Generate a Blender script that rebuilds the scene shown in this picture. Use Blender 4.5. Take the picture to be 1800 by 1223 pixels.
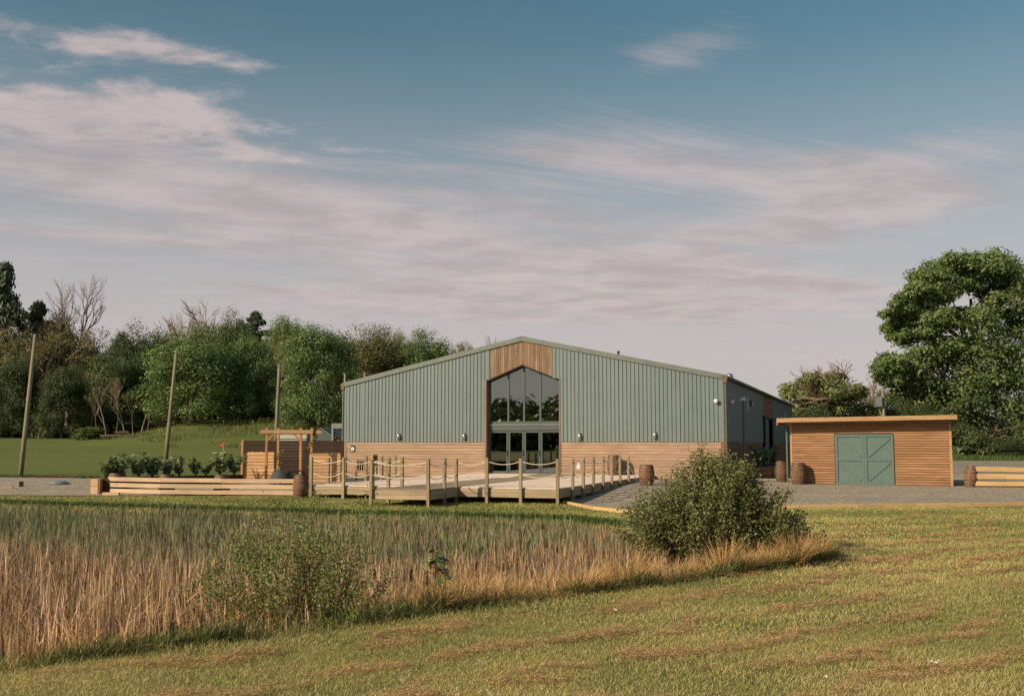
import bpy, math, random
import numpy as np
from mathutils import Vector, Matrix

# ------------------------------------------------------------------ scene, camera, light
for o in list(bpy.data.objects):
    bpy.data.objects.remove(o)
SC = bpy.context.scene
COL = SC.collection
R = math.radians
HC = 1.70                                   # eye height above the gravel yard
cam = bpy.data.cameras.new('camera'); cam.lens = 37.0; cam.sensor_width = 36.0
cam.clip_start = 0.1; cam.clip_end = 4000
camo = bpy.data.objects.new('camera', cam); COL.objects.link(camo)
camo.location = (0, 0, HC); camo.rotation_euler = (R(90 + 5.204), 0, 0)
SC.camera = camo
SUN_AZ, SUN_EL = 57.0, 27.0                 # degrees left of straight behind the camera / above horizon
sdir = Vector((-math.sin(R(SUN_AZ)) * math.cos(R(SUN_EL)), -math.cos(R(SUN_AZ)) * math.cos(R(SUN_EL)), math.sin(R(SUN_EL))))
sun = bpy.data.lights.new('sun', 'SUN'); sun.energy = 5.0; sun.angle = R(0.53); sun.color = (1.0, 0.83, 0.58)
suno = bpy.data.objects.new('sun', sun); COL.objects.link(suno)
suno.rotation_euler = sdir.to_track_quat('Z', 'Y').to_euler()
SC.view_settings.view_transform = 'Standard'; SC.view_settings.look = 'None'
SC.view_settings.exposure = 0.20; SC.view_settings.gamma = 1.0
SC.view_settings.use_curve_mapping = False
try:
    SC.cycles.max_bounces = 6; SC.cycles.transparent_max_bounces = 12
    SC.cycles.diffuse_bounces = 3; SC.cycles.glossy_bounces = 3
except Exception:
    pass


class NT:                                    # tiny node-graph helper
    def __init__(self, tree): self.t = tree; self.n = tree.nodes; self.l = tree.links
    def new(self, typ, **kw):
        n = self.n.new(typ)
        for k, v in kw.items():
            setattr(n, k, v)
        return n
    def put(self, sock, v):
        if isinstance(v, bpy.types.NodeSocket): self.l.new(v, sock)
        elif v is not None:
            if isinstance(v, (tuple, list)) and len(v) == 3 and sock.type == 'RGBA': v = (*v, 1)
            sock.default_value = v
    def math(self, op, a, b=None, c=None, clamp=False):
        n = self.new('ShaderNodeMath', operation=op); n.use_clamp = clamp
        for i, v in enumerate((a, b, c)):
            if v is not None: self.put(n.inputs[i], v)
        return n.outputs[0]
    def vmath(self, op, a, b=None):
        n = self.new('ShaderNodeVectorMath', operation=op)
        self.put(n.inputs[0], a)
        if b is not None: self.put(n.inputs[1], b)
        return n.outputs[0]
    def mix(self, f, a, b, blend='MIX'):
        n = self.new('ShaderNodeMix', data_type='RGBA', blend_type=blend)
        self.put(n.inputs[0], f); self.put(n.inputs[6], a); self.put(n.inputs[7], b)
        return n.outputs[2]
    def noise(self, vec, scale, detail=4, rough=0.55, dist=0.0, w=None):
        n = self.new('ShaderNodeTexNoise')
        if vec is not None: self.l.new(vec, n.inputs['Vector'])
        n.inputs['Scale'].default_value = scale; n.inputs['Detail'].default_value = detail
        n.inputs['Roughness'].default_value = rough; n.inputs['Distortion'].default_value = dist
        return n.outputs['Fac']
    def mapping(self, vec, loc=(0, 0, 0), rot=(0, 0, 0), scale=(1, 1, 1)):
        n = self.new('ShaderNodeMapping'); self.put(n.inputs[0], vec)
        n.inputs[1].default_value = loc; n.inputs[2].default_value = rot; n.inputs[3].default_value = scale
        return n.outputs[0]
    def ramp(self, fac, stops, interp='LINEAR'):
        n = self.new('ShaderNodeValToRGB'); self.put(n.inputs[0], fac); cr = n.color_ramp; cr.interpolation = interp
        while len(cr.elements) < len(stops): cr.elements.new(0.5)
        for e, (p, c) in zip(cr.elements, stops):
            e.position = p; e.color = (*c, 1) if len(c) == 3 else c
        return n.outputs[0]
    def smooth(self, x, lo, hi):
        n = self.new('ShaderNodeMapRange'); n.interpolation_type = 'SMOOTHSTEP'
        self.put(n.inputs[0], x); n.inputs[1].default_value = lo; n.inputs[2].default_value = hi
        return n.outputs[0]
    def comb(self, x, y, z=0.0):
        n = self.new('ShaderNodeCombineXYZ')
        for i, v in enumerate((x, y, z)): self.put(n.inputs[i], v)
        return n.outputs[0]
    def sep(self, v):
        n = self.new('ShaderNodeSeparateXYZ'); self.put(n.inputs[0], v); return n.outputs
    def bump(self, h, strength=0.3, dist=0.02):
        n = self.new('ShaderNodeBump'); self.put(n.inputs['Height'], h)
        n.inputs['Strength'].default_value = strength; n.inputs['Distance'].default_value = dist
        return n.outputs[0]


# ------------------------------------------------------------------ sky
W = bpy.data.worlds.new('World'); SC.world = W; W.use_nodes = True
W.node_tree.nodes.clear(); g = NT(W.node_tree)
sky = g.new('ShaderNodeTexSky', sky_type='NISHITA'); sky.sun_disc = False
sky.sun_elevation = R(SUN_EL)
sky.sun_rotation = math.atan2(sdir.x, sdir.y)
sky.altitude = 50; sky.air_density = 1.0; sky.dust_density = 1.6; sky.ozone_density = 1.5
tc = g.new('ShaderNodeTexCoord').outputs['Generated']
sx, sy, sz = g.sep(tc)
zc = g.math('MAXIMUM', sz, 0.02)
zc = g.math('ADD', zc, 0.03)
plane = g.comb(g.math('DIVIDE', sx, zc), g.math('DIVIDE', sy, zc))
streak = g.mapping(g.mapping(plane, rot=(0, 0, R(-27))), loc=(3.1, 7.7, 0), scale=(0.42, 1.7, 1))
n1 = g.noise(streak, 1.0, 11, 0.66, 0.5)
n2 = g.noise(g.mapping(plane, loc=(11.3, 4.2, 0), scale=(1.1, 1.3, 1)), 2.1, 11, 0.62, 0.2)
n3 = g.noise(g.mapping(plane, loc=(2.3, 9.1, 0)), 0.28, 3, 0.5, 0.0)
# where the cloud banks stand: azimuth and elevation measured from north of the yard
ysafe = g.math('MAXIMUM', g.math('ABSOLUTE', sy), 0.05)
az = g.math('DIVIDE', sx, ysafe); el = g.math('DIVIDE', sz, ysafe)
front = g.smooth(sy, 0.0, 0.3)
def bank(cx, cy, rx, ry, slope=0.0):
    a0 = (cx - 900) / 1850; e0 = (780 - cy) / 1850
    da = g.math('SUBTRACT', az, a0); de = g.math('SUBTRACT', el, e0)
    de = g.math('ADD', de, g.math('MULTIPLY', da, slope))
    q = g.math('ADD', g.math('POWER', g.math('ABSOLUTE', g.math('DIVIDE', da, rx / 1850)), 2.0), g.math('POWER', g.math('ABSOLUTE', g.math('DIVIDE', de, ry / 1850)), 2.0))
    return g.math('MULTIPLY', g.math('EXPONENT', g.math('MULTIPLY', q, -1.0)), front)
def ssum(terms):
    s = None
    for b, k in terms:
        v = g.math('MULTIPLY', b, k); s = v if s is None else g.math('ADD', s, v)
    return s
cum = ssum([(bank(100, 190, 330, 95), 0.30), (bank(120, 40, 430, 42, 0.17), 0.25), (bank(460, 255, 200, 50), 0.17)])
stk = ssum([(bank(420, 345, 640, 80, 0.16), 0.33), (bank(1200, 255, 340, 95, .05), 0.21), (bank(950, 520, 620, 60), 0.20),
            (bank(1500, 370, 420, 60, -0.20), 0.26), (bank(120, 400, 380, 22, 0.08), 0.12), (bank(1190, 85, 190, 60, -0.4), 0.10), (bank(1650, 250, 260, 50, -0.15), 0.16)])
hot = ssum([(bank(300, -30, 400, 60), -0.12), (bank(650, 130, 260, 90), -0.16), (bank(1600, 130, 380, 130), -0.16)])
d1 = g.smooth(g.math('ADD', g.math('ADD', g.math('MULTIPLY', n1, 0.62), g.math('MULTIPLY', n3, 0.30)), g.math('ADD', stk, hot)), 0.48, 0.69)
d2 = g.smooth(g.math('ADD', g.math('MULTIPLY', n2, 0.85), g.math('ADD', cum, hot)), 0.54, 0.72)
veil = g.smooth(sz, 0.40, 0.05)
dens = g.math('MAXIMUM', g.math('MULTIPLY', d1, 0.85), g.math('MULTIPLY', d2, 0.95))
dens = g.math('ADD', g.math('MULTIPLY', dens, 0.84), 0.035)
skyc = g.mix(1.0, sky.outputs[0], (0.58, 0.86, 0.74), 'MULTIPLY')
haze_c = g.mix(g.math('MULTIPLY', veil, 0.84), skyc, (5.8, 4.9, 4.95))
cl = g.mix(g.smooth(n2, .35, .65), (4.5, 3.75, 3.75), (5.9, 4.95, 4.85))
final = g.mix(dens, haze_c, cl)
bg = g.new('ShaderNodeBackground'); g.put(bg.inputs[0], final); bg.inputs[1].default_value = 0.092
g.l.new(bg.outputs[0], g.new('ShaderNodeOutputWorld').inputs[0])

# ------------------------------------------------------------------ numpy noise and ground shape
rng = np.random.default_rng(7)
def vnoise(x, y, seed=0):
    x = np.asarray(x, float); y = np.asarray(y, float)
    xi = np.floor(x).astype(np.int64); yi = np.floor(y).astype(np.int64); fx = x - xi; fy = y - yi
    def h(a, b):
        n = (a * 374761393 + b * 668265263 + seed * 974634777) & 0x7fffffff
        n = ((n ^ (n >> 13)) * 1274126177) & 0x7fffffff
        return ((n ^ (n >> 16)) & 0xffff) / 65535.0
    sx_ = fx * fx * (3 - 2 * fx); sy_ = fy * fy * (3 - 2 * fy)
    return (h(xi, yi) * (1 - sx_) + h(xi + 1, yi) * sx_) * (1 - sy_) + (h(xi, yi + 1) * (1 - sx_) + h(xi + 1, yi + 1) * sx_) * sy_
def fbm(x, y, seed=0, o=4):
    s = 0; a = .5; t = 0
    for i in range(o):
        s = s + a * vnoise(np.asarray(x) * 2 ** i, np.asarray(y) * 2 ** i, seed + i); t += a; a *= .5
    return s / t
def sstep(a, b, x):
    t = np.clip((np.asarray(x, float) - a) / (b - a), 0, 1); return t * t * (3 - 2 * t)

BA = R(19.258); BL = np.array([-8.92, 56.35])           # barn heading and its front left corner
BU = np.array([math.cos(BA), -math.sin(BA)]); BV = np.array([math.sin(BA), math.cos(BA)])
def bw(u, v): p = BL + u * BU + v * BV; return float(p[0]), float(p[1])
def at(px, D):                                            # x of an image column at depth D
    return (px - 900) / 1850 * D

POND = np.array([(-30, -6), (-16, -1.2), (-9, 3.6), (-5.2, 7.1), (-3.95, 8.2), (-2.57, 9.55), (-.6, 11.2), (2.25, 13.9), (3.9, 15.4), (4.9, 16.6), (5.2, 17.6),
                 (4.9, 19.0), (4.1, 22.0), (3.2, 25.5), (1.6, 29.0), (-2.5, 31.0), (-7, 32.6), (-13, 34.6), (-20, 37), (-34, 41), (-50, 30)], float)
def sdist(x, y):                                          # signed distance to the pond edge, inside positive
    x = np.asarray(x, float); y = np.asarray(y, float)
    d = np.full(x.shape, 1e9); ins = np.zeros(x.shape, bool)
    n = len(POND)
    for i in range(n):
        a = POND[i]; b = POND[(i + 1) % n]; e = b - a
        t = np.clip(((x - a[0]) * e[0] + (y - a[1]) * e[1]) / (e @ e), 0, 1)
        d = np.minimum(d, np.hypot(x - a[0] - t * e[0], y - a[1] - t * e[1]))
        c = ((a[1] > y) != (b[1] > y)) & (x < (b[0] - a[0]) * (y - a[1]) / (b[1] - a[1] + 1e-12) + a[0])
        ins ^= c
    return np.where(ins, d, -d)
def gz(x, y):
    x = np.asarray(x, float); y = np.asarray(y, float)
    u = (x - BL[0]) * BU[0] + (y - BL[1]) * BU[1]
    hl = np.interp(y, [-60, 0, 8, 14, 20, 28, 32, 37, 40, 44, 47], [.4, .06, -.06, -.1, -.16, -.36, -.40, -.32, -.20, -.04, 0])
    hr = np.interp(y, [-60, 0, 8, 14, 20, 28, 32, 38, 42], [.4, .06, -.06, -.1, -.16, -.2, -.17, -.08, 0])
    r = sstep(3, 9, x)
    h = hl * (1 - r) + hr * r
    fl = sstep(-2, -9, u) * sstep(48, 60, y)
    h = h + fl * (2.5 * np.clip((y - 52) / 58, 0, 1) ** 1.15 + 2.0 * sstep(84, 108, y) * sstep(-39, -31, x) + np.clip((y - 108) * .11, 0, 9))
    h = h + fl * .12 * np.sin(y * .25 + x * .05) * sstep(56, 66, y) * (y < 100)
    fr = sstep(24.5, 33, u) * sstep(46, 95, y)
    h = h + fr * .55 + fr * np.clip((y - 95) * .03, 0, 5)
    hb = np.exp(-(((x + 135) / 70) ** 2 + ((y + 120) / 55) ** 2))
    h = h + 6.5 * hb
    h = h + (fbm(x * .5, y * .5, 3, 3) - .5) * .05 * (sstep(29, 25, y))
    s = sdist(x, y)
    h = h + .05 * sstep(-1.2, -.1, s) * sstep(.2, -.1, s) - .85 * sstep(-.05, 1.0, s)
    return h
def gz1(x, y): return float(gz(np.array([x]), np.array([y]))[0])

# ------------------------------------------------------------------ mesh helpers
def link(o, parent=None):
    COL.objects.link(o)
    if parent is not None: o.parent = parent
    return o
def empty(name, loc=(0, 0, 0), rz=0.0, label=None, cat=None, group=None, scale=None):
    o = bpy.data.objects.new(name, None); o.location = loc; o.rotation_euler = (0, 0, rz); o.empty_display_size = .2
    if scale is not None: o.scale = scale
    COL.objects.link(o)
    if label: tag(o, label, cat, group)
    return o
def tag(o, label, cat, group=None):
    o['label'] = label; o['category'] = cat
    if group: o['group'] = group
    return o
def struct(o): o['kind'] = 'structure'; return o
def stuff(o): o['kind'] = 'stuff'; return o

class MB:
    def __init__(self): self.v = []; self.f = []
    def add(self, vs, fs, M=None):
        b = len(self.v)
        self.v += [tuple(M @ Vector(p)) for p in vs] if M is not None else [tuple(p) for p in vs]
        self.f += [tuple(i + b for i in q) for q in fs]; return self
    def box(self, x0, x1, y0, y1, z0, z1, M=None):
        vs = [(x, y, z) for x in (x0, x1) for y in (y0, y1) for z in (z0, z1)]
        return self.add(vs, [(0, 1, 3, 2), (4, 6, 7, 5), (0, 4, 5, 1), (2, 3, 7, 6), (0, 2, 6, 4), (1, 5, 7, 3)], M)
    def cbox(self, x0, x1, y0, y1, z0, z1, c=.01, M=None):      # box with chamfered long edges (octagon section along x)
        sec = [(y0 + c, z0), (y1 - c, z0), (y1, z0 + c), (y1, z1 - c), (y1 - c, z1), (y0 + c, z1), (y0, z1 - c), (y0, z0 + c)]
        vs = [(x0, a, b) for a, b in sec] + [(x1, a, b) for a, b in sec]
        return self.add(vs, [(i, (i + 1) % 8, 8 + (i + 1) % 8, 8 + i) for i in range(8)] + [tuple(range(7, -1, -1)), tuple(range(8, 16))], M)
    def prism(self, poly, y0, y1, M=None):                      # polygon in xz, extruded along y
        n = len(poly); vs = [(p[0], y0, p[1]) for p in poly] + [(p[0], y1, p[1]) for p in poly]
        return self.add(vs, [tuple(range(n)), tuple(range(2 * n - 1, n - 1, -1))] + [(i, n + i, n + (i + 1) % n, (i + 1) % n) for i in range(n)], M)
    def tube(self, pts, rad, seg=6, cap=True):
        pts = [Vector(p) for p in pts]; n = len(pts)
        rad = [rad] * n if isinstance(rad, (int, float)) else rad
        b = len(self.v); ref = Vector((0.3, 0.2, 1))
        for i, p in enumerate(pts):
            t = (pts[min(i + 1, n - 1)] - pts[max(i - 1, 0)]).normalized()
            if abs(t.dot(ref.normalized())) > .95: ref = Vector((1, .1, 0))
            a = t.cross(ref).normalized(); c = t.cross(a)
            for k in range(seg):
                q = 2 * math.pi * k / seg
                self.v.append(tuple(p + (a * math.cos(q) + c * math.sin(q)) * rad[i]))
        for i in range(n - 1):
            for k in range(seg):
                k2 = (k + 1) % seg
                self.f.append((b + i * seg + k, b + i * seg + k2, b + (i + 1) * seg + k2, b + (i + 1) * seg + k))
        if cap:
            self.f.append(tuple(b + k for k in range(seg - 1, -1, -1))); self.f.append(tuple(b + (n - 1) * seg + k for k in range(seg)))
        return self
    def lathe(self, prof, seg=20, M=None, cap=True):
        vs = []; fs = []
        for r_, z in prof:
            for k in range(seg):
                q = 2 * math.pi * k / seg; vs.append((r_ * math.cos(q), r_ * math.sin(q), z))
        for i in range(len(prof) - 1):
            for k in range(seg):
                k2 = (k + 1) % seg; fs.append((i * seg + k, i * seg + k2, (i + 1) * seg + k2, (i + 1) * seg + k))
        if cap:
            fs.append(tuple(range(seg - 1, -1, -1))); fs.append(tuple((len(prof) - 1) * seg + k for k in range(seg)))
        return self.add(vs, fs, M)
    def mesh(self, name, mat=None, smooth=False):
        m = bpy.data.meshes.new(name); m.from_pydata(self.v, [], self.f); m.update()
        if mat is not None: m.materials.append(mat)
        if smooth: m.shade_smooth()
        return m
    def build(self, name, mat, parent=None, loc=None, rz=None, smooth=False):
        o = bpy.data.objects.new(name, self.mesh(name, mat, smooth))
        if loc is not None: o.location = loc
        if rz is not None: o.rotation_euler = (0, 0, rz)
        return link(o, parent)
def inst(name, mesh, parent=None, loc=(0, 0, 0), rz=0.0, scale=None, rot=None):
    o = bpy.data.objects.new(name, mesh); o.location = loc; o.rotation_euler = rot if rot is not None else (0, 0, rz)
    if scale is not None: o.scale = scale
    return link(o, parent)
def np_mesh(name, verts, faces, mat, cols=None, smooth=False):   # faces (n,k); cols per vertex rgb
    m = bpy.data.meshes.new(name); verts = np.asarray(verts, np.float32); faces = np.asarray(faces, np.int32)
    m.vertices.add(len(verts)); m.vertices.foreach_set('co', verts.ravel())
    n, k = faces.shape
    m.loops.add(n * k); m.loops.foreach_set('vertex_index', faces.ravel())
    m.polygons.add(n); m.polygons.foreach_set('loop_start', np.arange(0, n * k, k, dtype=np.int32))
    m.update(calc_edges=True); m.materials.append(mat)
    if cols is not None:
        a = m.color_attributes.new('Col', 'FLOAT_COLOR', 'POINT')
        c4 = np.ones((len(verts), 4), np.float32); c4[:, :3] = cols; a.data.foreach_set('color', c4.ravel())
    if smooth: m.shade_smooth()
    return m

# ------------------------------------------------------------------ materials
MATS = {}
def newmat(name):
    m = bpy.data.materials.new(name); m.use_nodes = True; m.node_tree.nodes.clear(); q = NT(m.node_tree)
    b = q.new('ShaderNodeBsdfPrincipled'); q.l.new(b.outputs[0], q.new('ShaderNodeOutputMaterial').inputs[0])
    MATS[name] = m; return m, q, b
def plain(name, c, rough=.6, metal=0.0, var=.15, scale=8.0, spec=.5, streak=False):
    m, q, b = newmat(name)
    tco = q.new('ShaderNodeTexCoord').outputs['Object']
    n = q.noise(q.mapping(tco, scale=(3, 3, .35)) if streak else tco, scale, 5, .6)
    lo = tuple(x * (1 - var) for x in c); hi = tuple(min(1, x * (1 + var)) for x in c)
    q.put(b.inputs['Base Color'], q.ramp(n, [(.3, lo), (.7, hi)]))
    b.inputs['Roughness'].default_value = rough; b.inputs['Metallic'].default_value = metal
    b.inputs['Specular IOR Level'].default_value = spec
    return m
def clad(name, c):
    m, q, b = newmat(name)
    tco = q.new('ShaderNodeTexCoord').outputs['Object']; rnd = q.new('ShaderNodeObjectInfo').outputs['Random']
    st = q.noise(q.mapping(tco, scale=(7, 7, .25)), 1.0, 6, .65); sp = q.noise(tco, 1.1, 5, .6); low = q.smooth(q.sep(tco)[2], 2.5, 1.7)
    k = q.math('ADD', q.math('MULTIPLY', st, .34), q.math('ADD', q.math('MULTIPLY', sp, .30), q.math('ADD', .64, q.math('MULTIPLY', rnd, .09))))
    cc = q.mix(1.0, c, q.comb(k, k, k), 'MULTIPLY')
    cc = q.mix(q.math('MULTIPLY', q.math('MULTIPLY', low, sp), .5), cc, (.16, .15, .115))
    cc = q.mix(q.math('MULTIPLY', q.smooth(st, .62, .78), .25), cc, (.26, .26, .22))
    q.put(b.inputs['Base Color'], cc); q.put(b.inputs['Roughness'], q.math('ADD', .38, q.math('MULTIPLY', sp, .25)))
    return m
def wood(name, c1, c2, axis=0, knots=True, rough=.75, var=.22, scale=1.0, bump=.25):
    m, q, b = newmat(name)
    tco = q.new('ShaderNodeTexCoord').outputs['Object']
    rnd = q.new('ShaderNodeObjectInfo').outputs['Random']
    off = q.vmath('ADD', tco, q.comb(q.math('MULTIPLY', rnd, 37.0), q.math('MULTIPLY', rnd, 91.0), q.math('MULTIPLY', rnd, 53.0)))
    s = [14 * scale] * 3; s[axis] = .9 * scale
    grain = q.noise(q.mapping(off, scale=tuple(s)), 1.0, 6, .65, .6)
    big = q.noise(off, 1.3, 3, .5)
    c = q.ramp(grain, [(.25, c1), (.75, c2)])
    if knots:
        ks = [7.0] * 3; ks[axis] = 2.6
        k = q.smooth(q.noise(q.mapping(off, scale=tuple(ks)), 1.0, 2, .5), .70, .78)
        c = q.mix(q.math('MULTIPLY', k, .55), c, tuple(x * .35 for x in c1))
    v = q.math('ADD', q.math('MULTIPLY', rnd, var * 2), 1 - var)
    v = q.math('MULTIPLY', v, q.math('ADD', q.math('MULTIPLY', big, .5), .75))
    c = q.mix(1.0, c, q.comb(v, v, v), 'MULTIPLY')
    q.put(b.inputs['Base Color'], c); b.inputs['Roughness'].default_value = rough
    b.inputs['Specular IOR Level'].default_value = .25
    q.put(b.inputs['Normal'], q.bump(grain, bump, .01))
    return m
def foliage(name, c1, c2, trans=.35, rough=.55, spec=.35):
    m, q, b = newmat(name)
    a = q.new('ShaderNodeAttribute', attribute_name='Col').outputs['Color']
    x, y, z = q.sep(a)
    rnd = q.new('ShaderNodeObjectInfo').outputs['Random']
    c = q.mix(x, c1, c2)
    v = q.math('ADD', q.math('MULTIPLY', rnd, .30), .85)
    c = q.mix(1.0, c, q.comb(v, v, v), 'MULTIPLY')
    q.put(b.inputs['Base Color'], c); b.inputs['Roughness'].default_value = rough; b.inputs['Specular IOR Level'].default_value = spec
    t = q.new('ShaderNodeBsdfTranslucent'); q.put(t.inputs[0], q.mix(1.0, c, (1.0, 1.05, .55), 'MULTIPLY'))
    mx = q.new('ShaderNodeMixShader'); mx.inputs[0].default_value = trans
    q.l.new(b.outputs[0], mx.inputs[1]); q.l.new(t.outputs[0], mx.inputs[2])
    q.l.new(mx.outputs[0], [n for n in q.n if n.type == 'OUTPUT_MATERIAL'][0].inputs[0])
    return m
def blademat(name, trans=.25, rough=.6):
    m, q, b = newmat(name)
    a = q.new('ShaderNodeAttribute', attribute_name='Col').outputs['Color']
    q.put(b.inputs['Base Color'], a); b.inputs['Roughness'].default_value = rough; b.inputs['Specular IOR Level'].default_value = .2
    t = q.new('ShaderNodeBsdfTranslucent'); q.put(t.inputs[0], a)
    mx = q.new('ShaderNodeMixShader'); mx.inputs[0].default_value = trans
    q.l.new(b.outputs[0], mx.inputs[1]); q.l.new(t.outputs[0], mx.inputs[2])
    q.l.new(mx.outputs[0], [n for n in q.n if n.type == 'OUTPUT_MATERIAL'][0].inputs[0])
    return m

m_clad = clad('clad_green', (.127, .160, .164))
m_cladside = m_clad
m_trim = plain('trim_green', (.115, .130, .120), .5, 0, .14, 3.0)
m_roof = plain('roof_grey', (.10, .12, .11), .7, 0, .2, 2.0)
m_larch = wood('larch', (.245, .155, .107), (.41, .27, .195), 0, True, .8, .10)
m_larchv = wood('larch_upright', (.13, .082, .053), (.31, .205, .142), 2, True, .8, .24)
m_larchshade = wood('larch_shade', (.16, .075, .045), (.26, .13, .075), 0, True, .8, .15)  # larch darkened for the barn's unlit side: shade put into the colour
m_deck = wood('deck_pale', (.64, .49, .42), (.80, .63, .55), 0, False, .85, .06, bump=.1)
m_deckdark = wood('deck_worn', (.24, .18, .125), (.34, .26, .185), 1, False, .85, .06, bump=.1)
m_post = wood('post_pine', (.175, .132, .078), (.32, .245, .152), 2, True, .85, .12)
m_fascia = wood('fascia_pine', (.25, .187, .125), (.40, .305, .21), 0, True, .85, .10)
m_fasciay = wood('fascia_side', (.32, .245, .155), (.50, .39, .26), 1, True, .85, .10)
m_log = wood('log_lap', (.20, .10, .052), (.40, .22, .118), 0, True, .6, .13)
m_logroof = wood('log_roof', (.27, .15, .075), (.46, .28, .15), 0, True, .6, .08)
m_pine = wood('fence_pine', (.42, .275, .18), (.61, .43, .30), 0, True, .75, .08)
m_pine_y = wood('kerb_pine', (.40, .25, .115), (.60, .39, .19), 0, True, .75, .08)
m_panel = wood('fence_panel', (.36, .185, .09), (.60, .35, .19), 0, True, .75, .12)
m_stain = wood('dark_stain', (.024, .013, .008), (.055, .029, .018), 0, True, .8, .15)
m_perg = wood('pergola_wood', (.27, .12, .052), (.46, .235, .11), 2, True, .7, .1)
m_barrel = wood('barrel_oak', (.10, .05, .03), (.23, .125, .08), 2, True, .75, .2)
m_pole = wood('pole_wood', (.15, .125, .08), (.29, .24, .165), 2, True, .85, .1)
m_hoop = plain('hoop_iron', (.10, .065, .05), .6, .5, .4, 12)
m_rope = plain('rope', (.62, .52, .42), .9, 0, .15, 40)
m_paint = plain('shed_paint', (.092, .138, .128), .55, 0, .07, 3.0, .4)
m_paintdark = plain('shed_paint_brace', (.087, .131, .121), .55, 0, .07, 3.0, .4)
m_frame = plain('window_frame', (.07, .082, .08), .4, .2, .06, 3)
m_black = plain('black_plastic', (.015, .015, .016), .5, 0, .2, 6)
m_tarp = plain('grey_cover', (.05, .05, .053), .9, 0, .3, 4)
m_white = plain('white_plastic', (.75, .74, .72), .4, 0, .03, 6)
m_pink = plain('notice_pink', (.80, .48, .50), .6, 0, .03, 6)
m_steel = plain('steel', (.42, .42, .40), .35, .8, .15, 8)
m_rust = plain('rusty_pipe', (.16, .09, .06), .7, .2, .4, 9)
m_pipe = plain('downpipe', (.12, .125, .115), .5, 0, .2, 5)
m_dark = plain('interior', (.02, .02, .02), .9, 0, .1, 2)
m_stone = plain('stone', (.30, .28, .24), .85, 0, .25, 14)
m_bark = wood('bark', (.07, .05, .035), (.17, .125, .09), 2, False, .9, .15)
m_twig = wood('twig', (.17, .12, .08), (.32, .24, .165), 2, False, .9, .15)
m_stem = wood('shoot', (.11, .055, .03), (.22, .11, .06), 2, False, .8, .1)
m_flag = plain('flag_red', (.55, .05, .03), .6, 0, .05, 4)
m_concrete = plain('concrete', (.40, .35, .30), .85, 0, .15, 5)
f_maple = foliage('leaf_maple', (.070, .112, .038), (.225, .295, .115))
f_dark = foliage('leaf_dark', (.046, .068, .027), (.145, .180, .072))
f_olive = foliage('leaf_olive', (.12, .115, .042), (.28, .245, .10))
f_bud = foliage('leaf_bud', (.15, .135, .058), (.29, .25, .115))
f_pine = foliage('leaf_pine', (.030, .046, .022), (.080, .100, .048), .15)
f_bush = foliage('leaf_bush', (.100, .115, .042), (.32, .315, .13), .35)
f_rose = foliage('leaf_rose', (.11, .135, .042), (.27, .30, .105), .3)
f_laurel = foliage('leaf_laurel', (.10, .135, .05), (.32, .37, .19), .3, .3, .6)
f_brown = foliage('leaf_brown', (.10, .06, .03), (.19, .12, .06), .2)
b_grass = blademat('grass_blade', .30)
b_reed = blademat('reed_blade', .25)

def glassmat():
    m = bpy.data.materials.new('pane_glass'); m.use_nodes = True; m.node_tree.nodes.clear(); q = NT(m.node_tree)
    gl = q.new('ShaderNodeBsdfGlossy'); gl.inputs['Roughness'].default_value = .015; gl.inputs[0].default_value = (.92, .97, .97, 1)
    tr = q.new('ShaderNodeBsdfTransparent'); tr.inputs[0].default_value = (.13, .145, .145, 1)
    fr = q.new('ShaderNodeFresnel'); fr.inputs[0].default_value = 3.0
    tcn = q.new('ShaderNodeTexCoord').outputs['Object']
    bn = q.bump(q.noise(tcn, .9, 1, .5), .02, .02); q.l.new(bn, gl.inputs['Normal'])
    mx = q.new('ShaderNodeMixShader'); q.l.new(fr.outputs[0], mx.inputs[0])
    q.l.new(tr.outputs[0], mx.inputs[1]); q.l.new(gl.outputs[0], mx.inputs[2])
    q.l.new(mx.outputs[0], q.new('ShaderNodeOutputMaterial').inputs[0]); return m
m_glass = glassmat()

def swath(x, y):                                   # rows of dry clippings, laid parallel to the bank
    al = x * .777 + y * .63; ac = -x * .63 + y * .777
    wob = (fbm(x * .5, y * .5, 21, 4) - .5) * 1.5
    band = .5 + .5 * np.cos(2 * np.pi * (ac + wob) / 1.05)
    lump = fbm(al * 1.3, ac * 3.0, 31, 5); patch_ = fbm(al * .28, ac * .5, 33, 3)
    fr = fbm(x * 5.5, y * 5.5, 37, 3); ed = fbm(al * 2.4, ac * 4.5, 39, 4)
    core = sstep(.50, .98, band + (ed - .5) * .9) * sstep(.34, .60, lump) * sstep(.24, .44, patch_) * 2.0
    return np.clip(core * (.25 + 1.3 * sstep(.30, .62, fr)) + .40 * sstep(.54, .68, lump) * sstep(.40, .62, fr), 0, 1)
def lawn_cols(x, y, n):
    """base colour of lawn blades"""
    big = fbm(x * .45, y * .45, 41, 3); fine = rng.random(n)
    g1 = np.array([.255, .265, .085]); g2 = np.array([.58, .475, .20]); g3 = np.array([.56, .43, .22])
    t = np.clip((big - .30) * 2.4 + (fine - .5) * .5, 0, 1)[:, None]
    c = g1 * (1 - t) + g2 * t
    dry = (rng.random(n) < .12)[:, None]
    return np.where(dry, g3 * (.85 + .3 * fine[:, None]), c * (.88 + .24 * fine[:, None]))

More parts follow.
